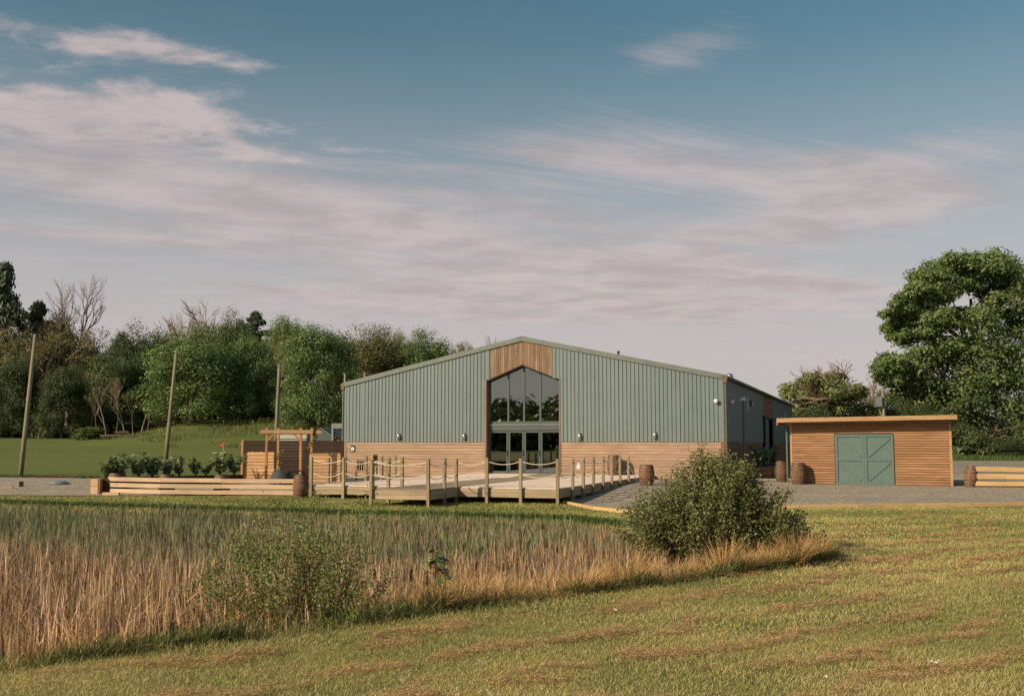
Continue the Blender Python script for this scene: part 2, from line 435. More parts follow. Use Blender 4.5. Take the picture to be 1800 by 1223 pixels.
def groundmat():
    m, q, b = newmat('turf')
    geo = q.new('ShaderNodeNewGeometry').outputs['Position']
    n1 = q.noise(geo, .45, 4, .5); n2 = q.noise(geo, 14, 6, .7); n3 = q.noise(q.mapping(geo, rot=(0, 0, R(-39)), scale=(.25, .95, 1)), 1.0, 5, .6)
    c = q.mix(q.smooth(n1, .35, .68), (.165, .172, .052), (.40, .32, .125))
    c = q.mix(q.math('MULTIPLY', q.smooth(n3, .54, .66), .5), c, (.45, .29, .145))
    c = q.mix(q.smooth(n2, .35, .70), q.mix(.35, c, (.03, .035, .012)), c)
    # further off: mown field, striped
    x, y, z = q.sep(geo)
    fld = q.mix(q.noise(q.mapping(geo, scale=(.02, .16, 1)), 1.0, 4, .6), (.078, .104, .031), (.155, .168, .054))
    far = q.smooth(y, 40, 52)
    c = q.mix(far, c, fld)
    # woodland floor
    wl = q.smooth(y, 101, 108)
    c = q.mix(wl, c, (.030, .030, .014))
    # pond bed mud and bare lip
    lip = q.math('MULTIPLY', q.smooth(z, -.46, -.62), q.smooth(y, 60, 50))
    c = q.mix(lip, c, q.mix(n2, (.05, .033, .018), (.16, .10, .055)))
    q.put(b.inputs['Base Color'], c); b.inputs['Roughness'].default_value = .95; b.inputs['Specular IOR Level'].default_value = .1
    q.put(b.inputs['Normal'], q.bump(q.math('ADD', n2, q.noise(geo, 40, 3, .7)), .6, .03))
    return m
m_turf = groundmat()
def gravelmat(name, c1, c2, sc):
    m, q, b = newmat(name)
    geo = q.new('ShaderNodeNewGeometry').outputs['Position']
    v = q.new('ShaderNodeTexVoronoi'); v.inputs['Scale'].default_value = sc; q.l.new(geo, v.inputs['Vector'])
    n = q.math('ADD', q.math('MULTIPLY', q.noise(geo, 1.1, 5, .6), .5), q.math('MULTIPLY', q.noise(q.mapping(geo, rot=(0, 0, .35), scale=(.10, .55, 1)), 1.0, 4, .6), .5)); n2 = q.noise(geo, 9, 5, .7)
    c = q.mix(q.sep(v.outputs['Color'])[0], c1, c2)
    k = q.math('ADD', q.math('MULTIPLY', n, 1.1), q.math('ADD', .10, q.math('MULTIPLY', n2, .7)))
    c = q.mix(1.0, c, q.comb(k, k, k), 'MULTIPLY')
    q.put(b.inputs['Base Color'], c); b.inputs['Roughness'].default_value = .9; b.inputs['Specular IOR Level'].default_value = .15
    q.put(b.inputs['Normal'], q.bump(v.outputs['Distance'], .45, .02))
    return m
m_gravel = gravelmat('gravel', (.165, .134, .104), (.45, .37, .295), 16)
m_road = gravelmat('road', (.20, .17, .14), (.30, .26, .22), 9)
def watermat():
    m, q, b = newmat('water'); b.inputs['Base Color'].default_value = (.02, .022, .014, 1); b.inputs['Roughness'].default_value = .08
    geo = q.new('ShaderNodeNewGeometry').outputs['Position']; q.put(b.inputs['Normal'], q.bump(q.noise(geo, 6, 3), .1, .02)); return m
m_water = watermat()

# ------------------------------------------------------------------ ground, gravel, road, pond
def spaced(lo, a, b, hi, step, grow=1.22):
    mid = list(np.arange(a, b + 1e-6, step)); s = step; r_ = []; v = b
    while v < hi: s *= grow; v += s; r_.append(v)
    l_ = []; s = step; v = a
    while v > lo: s *= grow; v -= s; l_.append(v)
    return np.array(l_[::-1] + mid + r_)
def sheet(name, X, Y, zoff, mat, mask=None):
    nx, ny = len(X), len(Y); gx, gy = np.meshgrid(X, Y)
    z = gz(gx, gy) + zoff
    v = np.stack([gx, gy, z], -1).reshape(-1, 3)
    i = np.arange(nx * ny).reshape(ny, nx)
    f = np.stack([i[:-1, :-1], i[:-1, 1:], i[1:, 1:], i[1:, :-1]], -1).reshape(-1, 4)
    return link(bpy.data.objects.new(name, np_mesh(name, v, f, mat, smooth=True)))
struct(sheet('ground', spaced(-1500, -22, 20, 1500, .28), spaced(-500, 4, 42, 2500, .28), 0, m_turf))
def patch(name, front, back, n, mcount, zoff, mat):      # sheet between two polylines, laid on the ground
    def res(pl, n):
        pl = np.array(pl, float); d = np.r_[0, np.cumsum(np.hypot(*np.diff(pl, axis=0).T))]; t = np.linspace(0, d[-1], n)
        return np.stack([np.interp(t, d, pl[:, 0]), np.interp(t, d, pl[:, 1])], 1)
    a = res(front, n); b = res(back, n); t = np.linspace(0, 1, mcount)[:, None, None]
    p = (a[None] * (1 - t) + b[None] * t)
    z = gz(p[..., 0], p[..., 1]) + zoff
    v = np.concatenate([p, z[..., None]], -1).reshape(-1, 3); i = np.arange(n * mcount).reshape(mcount, n)
    f = np.stack([i[:-1, :-1], i[:-1, 1:], i[1:, 1:], i[1:, :-1]], -1).reshape(-1, 4)
    return struct(link(bpy.data.objects.new(name, np_mesh(name, v, f, mat, smooth=True))))
KERB = [(1.75, 36.3), (2.6, 33.6), (3.8, 31.6), (5.6, 31.0), (8.4, 31.1), (12, 31.6), (15.7, 32.3), (24, 33.6), (40, 36)]
patch('gravel_yard', KERB, [(3.0, 57), (8, 57), (12, 58), (18, 60), (24, 60), (30, 60), (40, 58), (60, 56)], 90, 60, .025, m_gravel)
patch('gravel_path', [(-45, 41.5), (-21, 39.6), (-16, 39.3), (-12, 39.6)], [(-48, 56.5), (-26, 53.5), (-18, 51.5), (-12, 50)], 60, 30, .025, m_gravel)
patch('patio', [(-14.2, 41.2), (-7.6, 40.4), bw(8, -14.6)], [(-12, 54.5), bw(2, -.02), bw(8, -.02)], 30, 30, .03, m_gravel)
patch('road', [(22, 59), (32, 57), (60, 55), (120, 50)], [(26, 82), (40, 78), (60, 73), (120, 62)], 50, 24, .04, m_road)
wv = [(x, y, -.92) for x, y in POND]
wo = bpy.data.objects.new('pond_water', bpy.data.meshes.new('pond_water')); wo.data.from_pydata(wv, [], [tuple(range(len(wv)))]); wo.data.materials.append(m_water); struct(link(wo))

# ------------------------------------------------------------------ the barn
barn = empty('barn', (BL[0], BL[1], 0), -BA, 'large sage green metal and timber clad barn with tall gable window', 'barn')
ZE, ZR, ZM, WB, LB = 4.97, 7.10, 1.785, 20.0, 41.2
def zroof(u): return ZR - (ZR - ZE) / 10.0 * abs(u - 10.0)
def clad_sheet(u0, u1, ztop, zbot, parent, name='cladding_sheet', loc=(0, 0, 0), rz=0, mat=m_clad):
    """one profiled steel sheet: broad crowns, narrow valleys"""
    prof = []; u = u0
    while u < u1 - .02:
        for du, y in ((0, -.035), (.160, -.035), (.166, -.002), (.194, -.002)):
            if u + du < u1: prof.append((u + du, y))
        u += .2
    prof.append((u1, -.035)); n = len(prof); b = MB()
    for x, y in prof: b.v.append((x, y, zbot))
    for x, y in prof: b.v.append((x, y, ztop(x)))
    b.f = [(i, i + 1, n + i + 1, n + i) for i in range(n - 1)]
    return b.build(name, mat, parent, loc, rz)
top = lambda u: zroof(u) - .05
for a, bb in [(i + .01 if i else .1, min(i + 1.0, 8.06)) for i in range(0, 9) if i < 8.06] + [(11.98, 13.0)] + [(i + .005, min(i + 1.0, 19.9)) for i in range(13, 20)]:
    clad_sheet(a, bb, top, ZM, barn)
clad_sheet(8.06, 8.285, top, 4.95, barn); clad_sheet(11.60, 11.98, top, 4.95, barn)
# horizontal larch boards below the steel
rr = random.Random(5)
BH = .1455
def board_run(u0, u1, parent, z0=.04, rows=12, mat=m_larch, loc=(0, 0, 0), rz=0, cuts=2):
    for k in range(rows):
        z = z0 + k * BH
        cs = sorted([u0, u1] + [rr.uniform(u0 + .8, u1 - .8) for _ in range(cuts - 1)])
        for a, c in zip(cs[:-1], cs[1:]):
            L_ = c - a - .004; dz = rr.uniform(-.003, .003)
            b = MB(); y0 = -.022 + rr.uniform(-.004, .004)
            b.add([(0, y0, 0), (L_, y0, 0), (L_, y0 + .012, BH - .013), (0, y0 + .012, BH - .013), (0, .012, 0), (L_, .012, 0), (L_, .012, BH - .013), (0, .012, BH - .013)],
                  [(0, 1, 2, 3), (5, 4, 7, 6), (4, 5, 1, 0), (3, 2, 6, 7), (4, 0, 3, 7), (1, 5, 6, 2)])
            if rz: p = (loc[0], a, z + dz)
            else: p = (a, loc[1], z + dz)
            b.build('board', mat, parent, p, rz)
board_run(.12, 7.99, barn); board_run(12.02, 19.88, barn)
# structure behind the cladding
b = MB()
b.prism([(.1, .0), (8.06, .0), (8.06, 6.55), (.1, 4.85)], .015, .25)
b.prism([(11.97, .0), (19.9, .0), (19.9, 4.85), (11.97, 6.55)], .015, .25)
b.prism([(8.06, 4.93), (10.0, 5.68), (10.0, 6.95), (8.06, 6.55)], .015, .25)
b.prism([(10.0, 5.68), (11.97, 4.93), (11.97, 6.55), (10.0, 6.95)], .015, .25)
b.box(.1, .25, .25, LB, 0, 4.85); b.box(19.75, 19.9, .25, 17.8, 0, 4.85); b.box(19.75, 19.9, 24.9, LB, 0, 4.85); b.box(19.75, 19.9, 17.8, 24.9, 3.45, 4.85)
b.prism([(.1, 0), (19.9, 0), (19.9, 4.85), (10, 6.97), (.1, 4.85)], LB - .2, LB)
b.build('wall_core', m_dark, barn)
MB().box(.25, 19.75, .25, LB - .2, .10, .16).build('floor_slab', m_concrete, barn)
# upright larch panel over the window
def chev(u): return 4.96 + (5.66 - 4.96) * (1 - abs(u - 10.0) / 1.75)
u = 8.29
while u < 11.58:
    w = rr.uniform(.095, .125); u1 = min(u + w, 11.59); y = -.03 + rr.uniform(-.010, .010)
    b = MB(); L0 = chev(u) + .02; L1 = chev(u1 - .006) + .02
    if u < 10 < u1: L0 = L1 = min(L0, L1) + .03
    b.prism([(0, L0), (u1 - u - .013, L1), (u1 - u - .013, zroof(u1) - .1), (0, zroof(u) - .1)], y, .012)
    b.build('upright_board', m_larchv, barn, (u, 0, 0)); u = u1
# verge flashing in lengths, ridge, roof sheets
def verge(u0, u1):
    b = MB()
    b.prism([(u0 + .004, zroof(u0) - .22), (u1 - .004, zroof(u1) - .22), (u1 - .004, zroof(u1) + .02), (u0 + .004, zroof(u0) + .02)], -.10, -.055)
    b.build('verge_flashing', m_trim, barn)
for s in ((-.08, 3.2), (3.2, 6.6), (6.6, 10.0), (10.0, 11.15), (11.15, 13.0), (13.0, 16.4), (16.4, 20.08)): verge(*s)
for sgn in (-1, 1):
    b = MB(); xs = [10 + sgn * 10.25, 10.0]
    q = [(xs[0], zroof(xs[0]) + .0), (xs[1], ZR + .0), (xs[1], ZR - .10), (xs[0], zroof(xs[0]) - .10)]
    if sgn > 0: q = q[::-1]
    b.prism([(p[0], p[1] + .005) for p in q], -.05, LB + .1); b.build('roof', m_roof, barn)
    b = MB()
    for k in range(1, 60):
        pass
MB().prism([(9.75, ZR - .02), (10.0, ZR + .035), (10.25, ZR - .02), (10.25, ZR - .05), (9.75, ZR - .05)], -.11, LB).build('ridge_cap', m_trim, barn)
# corner flashings, gutter, downpipes
MB().box(-.02, .1, -.05, .02, ZM, 4.8).build('corner_flashing', m_clad, barn)
MB().box(19.9, 20.03, -.05, .1, ZM, 4.8).build('corner_flashing', m_clad, barn)
MB().box(19.88, 20.02, -.03, .1, .0, ZM - .004).build('corner_board', m_larchshade, barn)
MB().box(-.01, .12, -.03, .1, .0, ZM - .004).build('corner_board', m_larchv, barn)
for (ux, mat) in ((20.13, m_rust), (-.13, m_rust)):
    MB().tube([(ux, .02, 4.62), (ux, .02, .05)], .055, 8).build('downpipe', m_pipe, barn)
    MB().prism([(ux - .12, 4.88), (ux + .12, 4.88), (ux + .07, 4.58), (ux - .07, 4.58)], -.1, .13).build('hopper_head', mat, barn)
MB().tube([(20.14, .0, 4.86), (20.14, LB, 4.86)], .07, 8).build('gutter', m_pipe, barn)
MB().tube([(20.05, -.02, 4.5), (20.05, -.02, .1)], .035, 6).build('conduit', m_rust, barn)
# tall window and glazed doors, set back in a timber lined reveal
YW = .34
MB().box(7.985, 8.075, -.045, YW, .05, 4.96).build('window_reveal', m_larchv, barn)
MB().box(11.94, 12.02, -.045, YW, .05, 4.96).build('window_reveal', m_larchv, barn)
for sgn in (-1, 1):
    e = 10 + sgn * 1.93; q = [(10, 5.665), (e, chev(e)), (e, chev(e) - .035), (10, 5.63)]
    if sgn > 0: q = q[::-1]
    MB().prism(q, -.04, YW).build('window_soffit', m_stain, barn)  # near-black finish puts the soffit's shadow into its colour
win = empty('window', (0, YW, 0)); win.parent = barn
MUL = [8.08, 9.15, 9.99, 10.86, 11.93]
def fbar(u0, u1, z0, z1, d=.06, nm='frame_bar', par=win, mat=m_frame): return MB().box(u0, u1, -d, .02, z0, z1).build(nm, mat, par)
for i, mu in enumerate(MUL):
    w = .045 if 0 < i < 4 else .05
    zt = min(chev(mu) - .03, 5.6)
    if i == 0: fbar(8.078, 8.078 + .1, 2.79, zt)
    elif i == 4: fbar(11.935 - .1, 11.935, 2.79, zt)
    else: fbar(mu - w, mu + w, 2.79, zt - .02)
for i in range(4):
    a, c = MUL[i] + (.1 if i == 0 else .045), MUL[i + 1] - (.1 if i == 3 else .045)
    MB().prism([(a, 2.83), (c, 2.83), (c, chev(c) - .08), (a, chev(a) - .08)], -.012, .0).build('pane', m_glass, win)
    MB().prism([(a, chev(a) - .09), (c, chev(c) - .09), (c, chev(c) - .035), (a, chev(a) - .035)], -.05, .02).build('frame_bar', m_frame, win)
    MB().box(a, c, -.055, .018, 2.785, 2.84).build('frame_bar', m_frame, win)
MB().box(8.078, 11.938, -.10, .02, 2.385, 2.62).build('transom', m_frame, win)
MB().box(8.078, 11.938, -.13, .02, 2.624, 2.70).build('transom', m_trim, win)
MB().box(8.078, 11.938, -.09, .02, 2.704, 2.781).build('transom', m_frame, win)
for i in range(4):
    a = MUL[i] + .012; c = MUL[i + 1] - .012
    d = empty('glazed_door', (0, YW, 0)); d.parent = barn
    b = MB(); b.box(a, a + .085, -.05, .01, .22, 2.37); b.box(c - .085, c, -.05, .01, .22, 2.37); b.box(a + .087, c - .087, -.048, .01, 2.27, 2.37); b.box(a + .087, c - .087, -.048, .01, .22, .34)
    b.build('frame', m_frame, d)
    MB().box(a + .084, c - .084, -.018, -.004, .335, 2.275).build('pane', m_glass, d)
    MB().box(c - .055, c - .03, -.085, -.051, 1.1, 1.38).build('handle', m_black, d)
MB().box(8.08, 11.935, .2, .40, .12, .215).build('threshold', m_steel, barn)
# right hand long wall
for v0 in np.arange(.1, LB - 1, 2.0):
    v0 = float(v0); v1 = min(v0 + 1.995, LB)
    if v0 > 17.9 and v1 < 24.7:
        continue
    lo = 3.45 if (v0 < 17.9 < v1 - .2 or v0 < 24.7 < v1 - .1) else ZM
    clad_sheet(v0, v1, lambda t: 4.82, lo, barn, loc=(20.0 - .03, 0, 0), rz=R(90))
board_run(.15, 17.6, barn, loc=(19.97, 0, 0), rz=R(90), cuts=3, mat=m_larchshade)
board_run(25.0, LB, barn, loc=(19.97, 0, 0), rz=R(90), cuts=3, mat=m_larchshade)
for k in range(9): MB().box(0, 6.78, -.03, .0, 0, .142).build('board', m_larchshade, barn, (19.97, 18.0, 3.47 + k * .147), R(90))
MB().box(0, 7.4, -.16, -.02, 3.30, 3.45).build('door_track', m_black, barn, (19.97, 17.6, 0), R(90))
for v0 in (17.9, 22.9):
    d = empty('barn_door', (20.12, v0, 0), R(90)); d.parent = barn
    for k in range(10): MB().box(k * .2 + .003, k * .2 + .197, -.03, .02, .1, 3.25).build('plank', m_paint, d)
    MB().box(0, 2, -.06, -.032, .25, .42).build('rail', m_paintdark, d); MB().box(0, 2, -.06, -.032, 2.9, 3.07).build('rail', m_paintdark, d)
    Mr = Matrix.Translation((1, 0, 1.65)) @ Matrix.Rotation(math.atan2(2.4, 1.8), 4, 'Y')
    MB().box(-1.45, 1.45, -.058, -.032, -.08, .08, Mr).build('brace', m_paintdark, d)
MB().box(20.02, 20.06, 9.6, 9.75, 3.5, 4.35).build('wall_vent', m_white, barn); MB().box(20.02, 20.06, 33.6, 33.8, 3.3, 4.1).build('wall_vent', m_white, barn)
# roof cowls
c = empty('roof_cowl', (19.2, 8.6, 5.14), scale=(.72, .72, .72)); c.parent = barn
MB().lathe([(.16, -.1), (.16, .12), (.26, .16), (.30, .36), (.22, .56), (.05, .62)], 14).build('cowl', m_steel, c, smooth=True)
c = empty('roof_cowl', (14.5, 2.0, 6.10), scale=(.7, .7, .55)); c.parent = barn
MB().tube([(0, 0, -.1), (0, 0, .42)], .07, 8).build('pipe', m_black, c); MB().lathe([(.06, .42), (.13, .44), (.13, .52), (.02, .58)], 10).build('cap', m_black, c)

# wall lamps and other fittings on the front wall
def onwall(name, u, z, label, cat, group=None, y=-.04):
    x_, y_ = bw(u, y); return empty(name, (x_, y_, z), -BA, label, cat, group)
lamp_txt = ['grey half round wall lamp nearest the left corner of the barn', 'grey half round wall lamp just left of the tall window',
            'grey half round wall lamp just right of the tall window', 'grey half round wall lamp above the leafy bush, nearest the right corner']
for u, z, t in zip((3.21, 6.89, 13.01, 16.75), (2.09, 2.08, 2.06, 2.11), lamp_txt):
    l = onwall('wall_lamp', u, z, t, 'lamp', 'wall lamps along the barn front')
    MB().box(-.06, .06, -.02, .01, -.16, .16).build('back_plate', m_steel, l)
    b = MB(); sec = [(-.10 * math.cos(R(t_)), -.02 - .15 * math.sin(R(t_))) for t_ in range(0, 181, 20)]
    n = len(sec)
    b.add([(p[0] * .75, p[1] * .8, -.17) for p in sec] + [(p[0], p[1], .02) for p in sec] + [(p[0] * .6, p[1] * .7, .17) for p in sec],
          [(i, i + 1, n + i + 1, n + i) for i in range(n - 1)] + [(n + i, n + i + 1, 2 * n + i + 1, 2 * n + i) for i in range(n - 1)] + [tuple(range(n - 1, -1, -1)), tuple(range(2 * n, 3 * n))])
    b.build('shade', m_steel, l, smooth=True)
def dome(name, loc, rz, label):
    o = empty(name, loc, rz, label, 'camera', 'white dome cameras at the barn corner')
    MB().tube([(0, .02, 0), (0, -.10, 0)], .035, 8).build('bracket', m_white, o)
    MB().lathe([(.02, -.11), (.08, -.08), (.105, -.02), (.10, .05), (.05, .09), (.0, .10)], 14).build('housing', m_white, o, (0, -.14, 0), smooth=True)
x_, y_ = bw(19.71, -.04); dome('dome_camera', (x_, y_, 3.71), -BA, 'white dome camera on the sunlit front wall by the corner')
x_, y_ = bw(20.0, 2.2); dome('dome_camera', (x_, y_, 3.78), -BA + R(90), 'white dome camera on the shaded side wall by the corner')
s = onwall('wall_sign', .51, 1.46, 'small black framed sign with white face left of the boards', 'sign', y=-.028)
MB().box(-.11, .11, -.03, 0, -.16, .16).build('board', m_black, s)
MB().box(-.08, .08, -.036, -.0305, -.10, .06).build('face', m_white, s)
b = MB(); b.box(-.03, .035, -.041, -.0365, -.055, -.015); b.box(-.045, -.02, -.041, -.0365, -.035, .02); b.build('symbol', m_black, s)
s = onwall('notice', 12.92, .62, 'small pale pink paper notice on the larch boards', 'notice', y=-.028)
MB().box(-.09, .09, -.012, 0, -.15, .15).build('sheet', m_pink, s); MB().box(-.06, .05, -.0155, -.0125, .02, .09).build('print', m_white, s)
# flood lamp and box on the shaded wall
x_, y_ = bw(20.02, 10.8)
s = empty('flood_lamp', (x_, y_, 4.0), -BA + R(90), 'small grey box lamp high on the shaded side wall', 'lamp')
MB().box(-.14, .14, -.16, .0, -.16, .16).build('housing', m_pipe, s); MB().box(-.11, .11, -.168, -.161, -.12, .12).build('lens', m_white, s)
x_, y_ = bw(20.55, 3.4)
s = empty('lamp_post', (x_, y_, 0), -BA, 'thin dark post with white lamp head beside the side wall', 'lamp post')
MB().tube([(0, 0, 0), (0, 0, 3.85)], .06, 8).build('pole', m_pipe, s); MB().box(-.12, .10, -.14, .12, 3.85, 4.03).build('head', m_white, s)

# ------------------------------------------------------------------ deck with rope rails
DZ = .21
deck = empty('deck', (BL[0], BL[1], 0), -BA, 'raised timber deck with rope rail posts in front of the barn', 'deck')
UL, UR, VF, BLU, BRU, BVF = 7.30, 16.70, -16.0, 10.95, 13.02, -18.4
b = MB(); v = VF
while v < -.08:
    v1 = min(v + .14, -.05)
    b.box(UL, BLU - .03, v, v1, DZ - .03, DZ); b.box(BRU + .03, UR, v, v1, DZ - .03, DZ); v += .146
stuff(b.build('decking', m_deck, deck))
b = MB(); u = BLU - .02
while u < BRU:
    b.box(u, u + .135, BVF, -.05, DZ - .03, DZ + .004); u += .1395
stuff(b.build('walkway_decking', m_deckdark, deck))
def fascia(u0, v0, u1, v1, rows=2):
    L_ = math.hypot(u1 - u0, v1 - v0); a = math.atan2(v1 - v0, u1 - u0); n = max(1, round(L_ / 3.2))
    for k in range(rows):
        for i in range(n):
            b = MB(); off = rr.uniform(-.004, .004)
            b.cbox(0, L_ / n - .005, -.045 + off, 0, 0, .147, .006)
            t = i / n
            b.build('fascia_board', m_fascia, deck, (u0 + (u1 - u0) * t, v0 + (v1 - v0) * t, DZ - .033 - .15 * (k + 1)), a)
fascia(UL, VF, BLU, VF); fascia(BRU, VF, UR, VF); fascia(BLU, BVF, BRU, BVF)
fascia(BRU, BVF, BRU, VF); fascia(BLU, VF, BLU, BVF); fascia(UR, VF, UR, -.1); fascia(UL, -.1, UL, VF)
b = MB()
for v in np.arange(VF + 2, -.5, 2.6): b.box(UL + .1, UR - .1, float(v), float(v) + .1, DZ - .25, DZ - .035)
for uu in (8.5, 10.6, 14.2, 15.9):
    for v in (-14.5, -11, -7):
        x_, y_ = bw(uu, v); b.box(uu, uu + .1, v, v + .1, gz1(x_, y_) - .05, DZ - .04)
b.build('bearers', m_post, deck)
RIGHT = [-16.0, -14.62, -13.23, -11.8, -10.35, -8.95, -7.5, -5.97]
LEFT = [-16.0, -14.68, -13.32, -11.56, -10.15, -8.83]
front_l = [(UL, VF), (8.62, VF), (9.80, VF), (BLU, VF)]; front_r = [(BRU, VF), (14.16, VF), (15.39, VF), (UR, VF)]
bay = [(BLU, VF), (BLU, -17.1), (BLU, BVF), (BRU, BVF), (BRU, -17.05), (BRU, VF)]
rope_off = .058
posts = {}
def post(u, v, off):
    key = (round(u, 2), round(v, 2))
    if key in posts: return posts[key]
    uu, vv = u + off[0], v + off[1]
    x_, y_ = bw(uu, vv); g0 = gz1(x_, y_) - .1; s_ = .049; zt = DZ + 1.0 + rr.uniform(-.02, .02)
    b = MB(); b.box(-s_, s_, -s_, s_, g0, zt - .012)
    b.add([(-s_, -s_, zt - .012), (s_, -s_, zt - .012), (s_, s_, zt - .012), (-s_, s_, zt - .012), (-s_ + .012, -s_ + .012, zt), (s_ - .012, -s_ + .012, zt), (s_ - .012, s_ - .012, zt), (-s_ + .012, s_ - .012, zt)],
          [(0, 1, 5, 4), (1, 2, 6, 5), (2, 3, 7, 6), (3, 0, 4, 7), (4, 5, 6, 7)])
    o = b.build('post', m_post, deck, (uu, vv, 0)); o.rotation_euler = (rr.uniform(-.006, .006), rr.uniform(-.008, .008), 0)
    posts[key] = (uu, vv); return posts[key]
def rope(p, q, z, sag):
    pts = []
    for i in range(9):
        t = i / 8; pts.append((p[0] + (q[0] - p[0]) * t, p[1] + (q[1] - p[1]) * t, DZ + z - sag * 4 * t * (1 - t)))
    MB().tube(pts, .0135, 5, False).build('rope', m_rope, deck, smooth=True)
def run(pl, off):
    ps = [post(u, v, off) for u, v in pl]
    for a, c in zip(ps[:-1], ps[1:]):
        rope(a, c, .90, rr.uniform(.10, .17)); rope(a, c, .47, rr.uniform(.10, .19))
run(bay, (0, -.10)); run(front_l, (0, -.10)); run(front_r, (0, -.10))
run([(UR, v) for v in RIGHT], (.0, 0)) if False else run([(UR, VF)] + [(UR + .1, v) for v in RIGHT[1:]], (0, 0))
run([(UL, VF)] + [(UL - .1, v) for v in LEFT[1:]], (0, 0))

# ------------------------------------------------------------------ barrels
def barrel(name, loc, h, label, rx=0.0, ry=0.0, rz=0.0, wide=.33, group='old oak barrels'):
    o = empty(name, loc, rz, label, 'barrel', group); o.rotation_euler = (rx, ry, rz)
    N = 20; b = MB()
    prof = [(wide * (.80 + .20 * math.sin(math.pi * t)), h * t) for t in (0, .12, .25, .4, .5, .6, .75, .88, 1)]
    for k in range(N):                              # staves with open joints
        a0 = 2 * math.pi * k / N + .018; a1 = 2 * math.pi * (k + 1) / N - .018; base = len(b.v)
        for r_, z in prof:
            for a in (a0, a1):
                b.v.append((r_ * math.cos(a), r_ * math.sin(a), z))
            b.v.append(((r_ - .03) * math.cos(a0), (r_ - .03) * math.sin(a0), z)); b.v.append(((r_ - .03) * math.cos(a1), (r_ - .03) * math.sin(a1), z))
        for i in range(len(prof) - 1):
            p = base + i * 4; q = p + 4
            b.f += [(p, p + 1, q + 1, q), (p + 2, p, q, q + 2), (p + 1, p + 3, q + 3, q + 1)]
        e = base + (len(prof) - 1) * 4; b.f += [(e, e + 1, e + 3, e + 2), (base + 1, base, base + 2, base + 3)]
    b.build('staves', m_barrel, o)
    MB().lathe([(wide * .80 - .012, .03), (wide * .80 - .012, h - .03)], N).build('head', m_barrel, o)
    for t in (.03, .15, .32, .68, .85, .97):
        r_ = wide * (.80 + .20 * math.sin(math.pi * t)) + .004; w = .022
        r0 = wide * (.80 + .20 * math.sin(math.pi * max(0, t - .02))) + .004; r1 = wide * (.80 + .20 * math.sin(math.pi * min(1, t + .02))) + .004
        MB().lathe([(r0, h * t - w), (r1, h * t + w)], N, cap=False).build('hoop', m_hoop, o, smooth=True)
    return o
x_, y_ = bw(14.85, -.62); barrel('barrel', (x_, y_, DZ), .95, 'tall oak barrel standing on the deck by the larch wall')
barrel('barrel', (at(1135, 44), 44, gz1(at(1135, 44), 44) + .02), .84, 'oak barrel half hidden by the bush in front of the larch wall')
barrel('barrel', (at(1400, 44.25), 44.25, .02), .90, 'oak barrel in the sun at the left end of the timber shed', rz=.3)
barrel('barrel', (at(1371, 47), 47, .02), .92, 'oak barrel in the shade between barn and timber shed', wide=.28, rz=.8)

# ------------------------------------------------------------------ timber shed
SA = R(-22.5); SX, SY = 11.80, 44.75
shed = empty('shed', (SX, SY, 0), SA, 'low log lap timber shed with green double doors', 'shed')
SW, SD, SH = 6.28, 3.6, 2.62
def shed_top(x): return SH + .05 * x / SW
DX0, DX1, DZ1 = 1.80, 4.10, 2.10
sec = [(.004, 0), (-.016, .004), (-.040, .028), (-.046, .052), (-.040, .076), (-.014, .100), (.004, .104)]
def logboard(x0, x1, z):
    n = len(sec); vs = [(0, y, zz) for y, zz in sec] + [(x1 - x0, y, zz) for y, zz in sec]
    b = MB(); b.add(vs, [(i, i + 1, n + i + 1, n + i) for i in range(n - 1)] + [tuple(range(n)), tuple(range(2 * n - 1, n - 1, -1))])
    b.build('log_board', m_log, shed, (x0, -.002 + rr.uniform(-.003, .003), z), smooth=False)
z = .03
while z < SH - .08:
    if z + .06 < DZ1:
        logboard(.06, DX0 - .02, z); logboard(DX1 + .02, SW - .06, z)
    else: logboard(.06, SW - .06, z)
    z += .1045
b = MB(); b.box(0, DX0 - .03, .002, .1, 0, SH); b.box(DX1 + .03, SW, .002, .1, 0, SH); b.box(DX0 - .03, DX1 + .03, .002, .1, DZ1 + .03, SH)
b.box(0, .1, .1, SD, 0, SH); b.box(SW - .1, SW, .1, SD, 0, SH); b.box(0, SW, SD - .1, SD, 0, SH); b.build('wall', m_log, shed)
for x0 in (-.02, SW - .07): MB().box(x0, x0 + .09, -.05, .08, 0, SH).build('corner_post', m_logroof, shed)
rf = empty('roof', (0, 0, 0)); rf.parent = shed
b = MB(); b.add([(-.42, -.72, SH + .02), (SW + .22, -.72, SH + .09), (SW + .22, SD + .3, SH - .15), (-.42, SD + .3, SH - .2), (-.42, -.72, SH + .10), (SW + .22, -.72, SH + .17), (SW + .22, SD + .3, SH - .07), (-.42, SD + .3, SH - .12)],
      [(0, 3, 2, 1), (4, 5, 6, 7), (0, 1, 5, 4), (1, 2, 6, 5), (2, 3, 7, 6), (3, 0, 4, 7)]); b.build('roof_deck', m_roof, rf)
for k in range(2):
    b = MB(); z0 = SH - .03 + k * .092
    b.add([(-.45, -.76, z0), (SW + .25, -.76, z0 + .07), (SW + .25, -.72, z0 + .07), (-.45, -.72, z0), (-.45, -.775 + .01 * k, z0 + .045), (SW + .25, -.775 + .01 * k, z0 + .115), (-.45, -.76, z0 + .088), (SW + .25, -.76, z0 + .158), (SW + .25, -.72, z0 + .158), (-.45, -.72, z0 + .088)],
          [(0, 1, 5, 4), (4, 5, 7, 6), (6, 7, 8, 9), (0, 3, 2, 1), (0, 4, 6, 9, 3), (1, 2, 8, 7, 5), (3, 9, 8, 2)]); b.build('roof_fascia', m_logroof, rf)
MB().box(-.46, -.42, -.72, SD + .3, SH - .14, SH + .13).build('roof_fascia', m_logroof, rf)
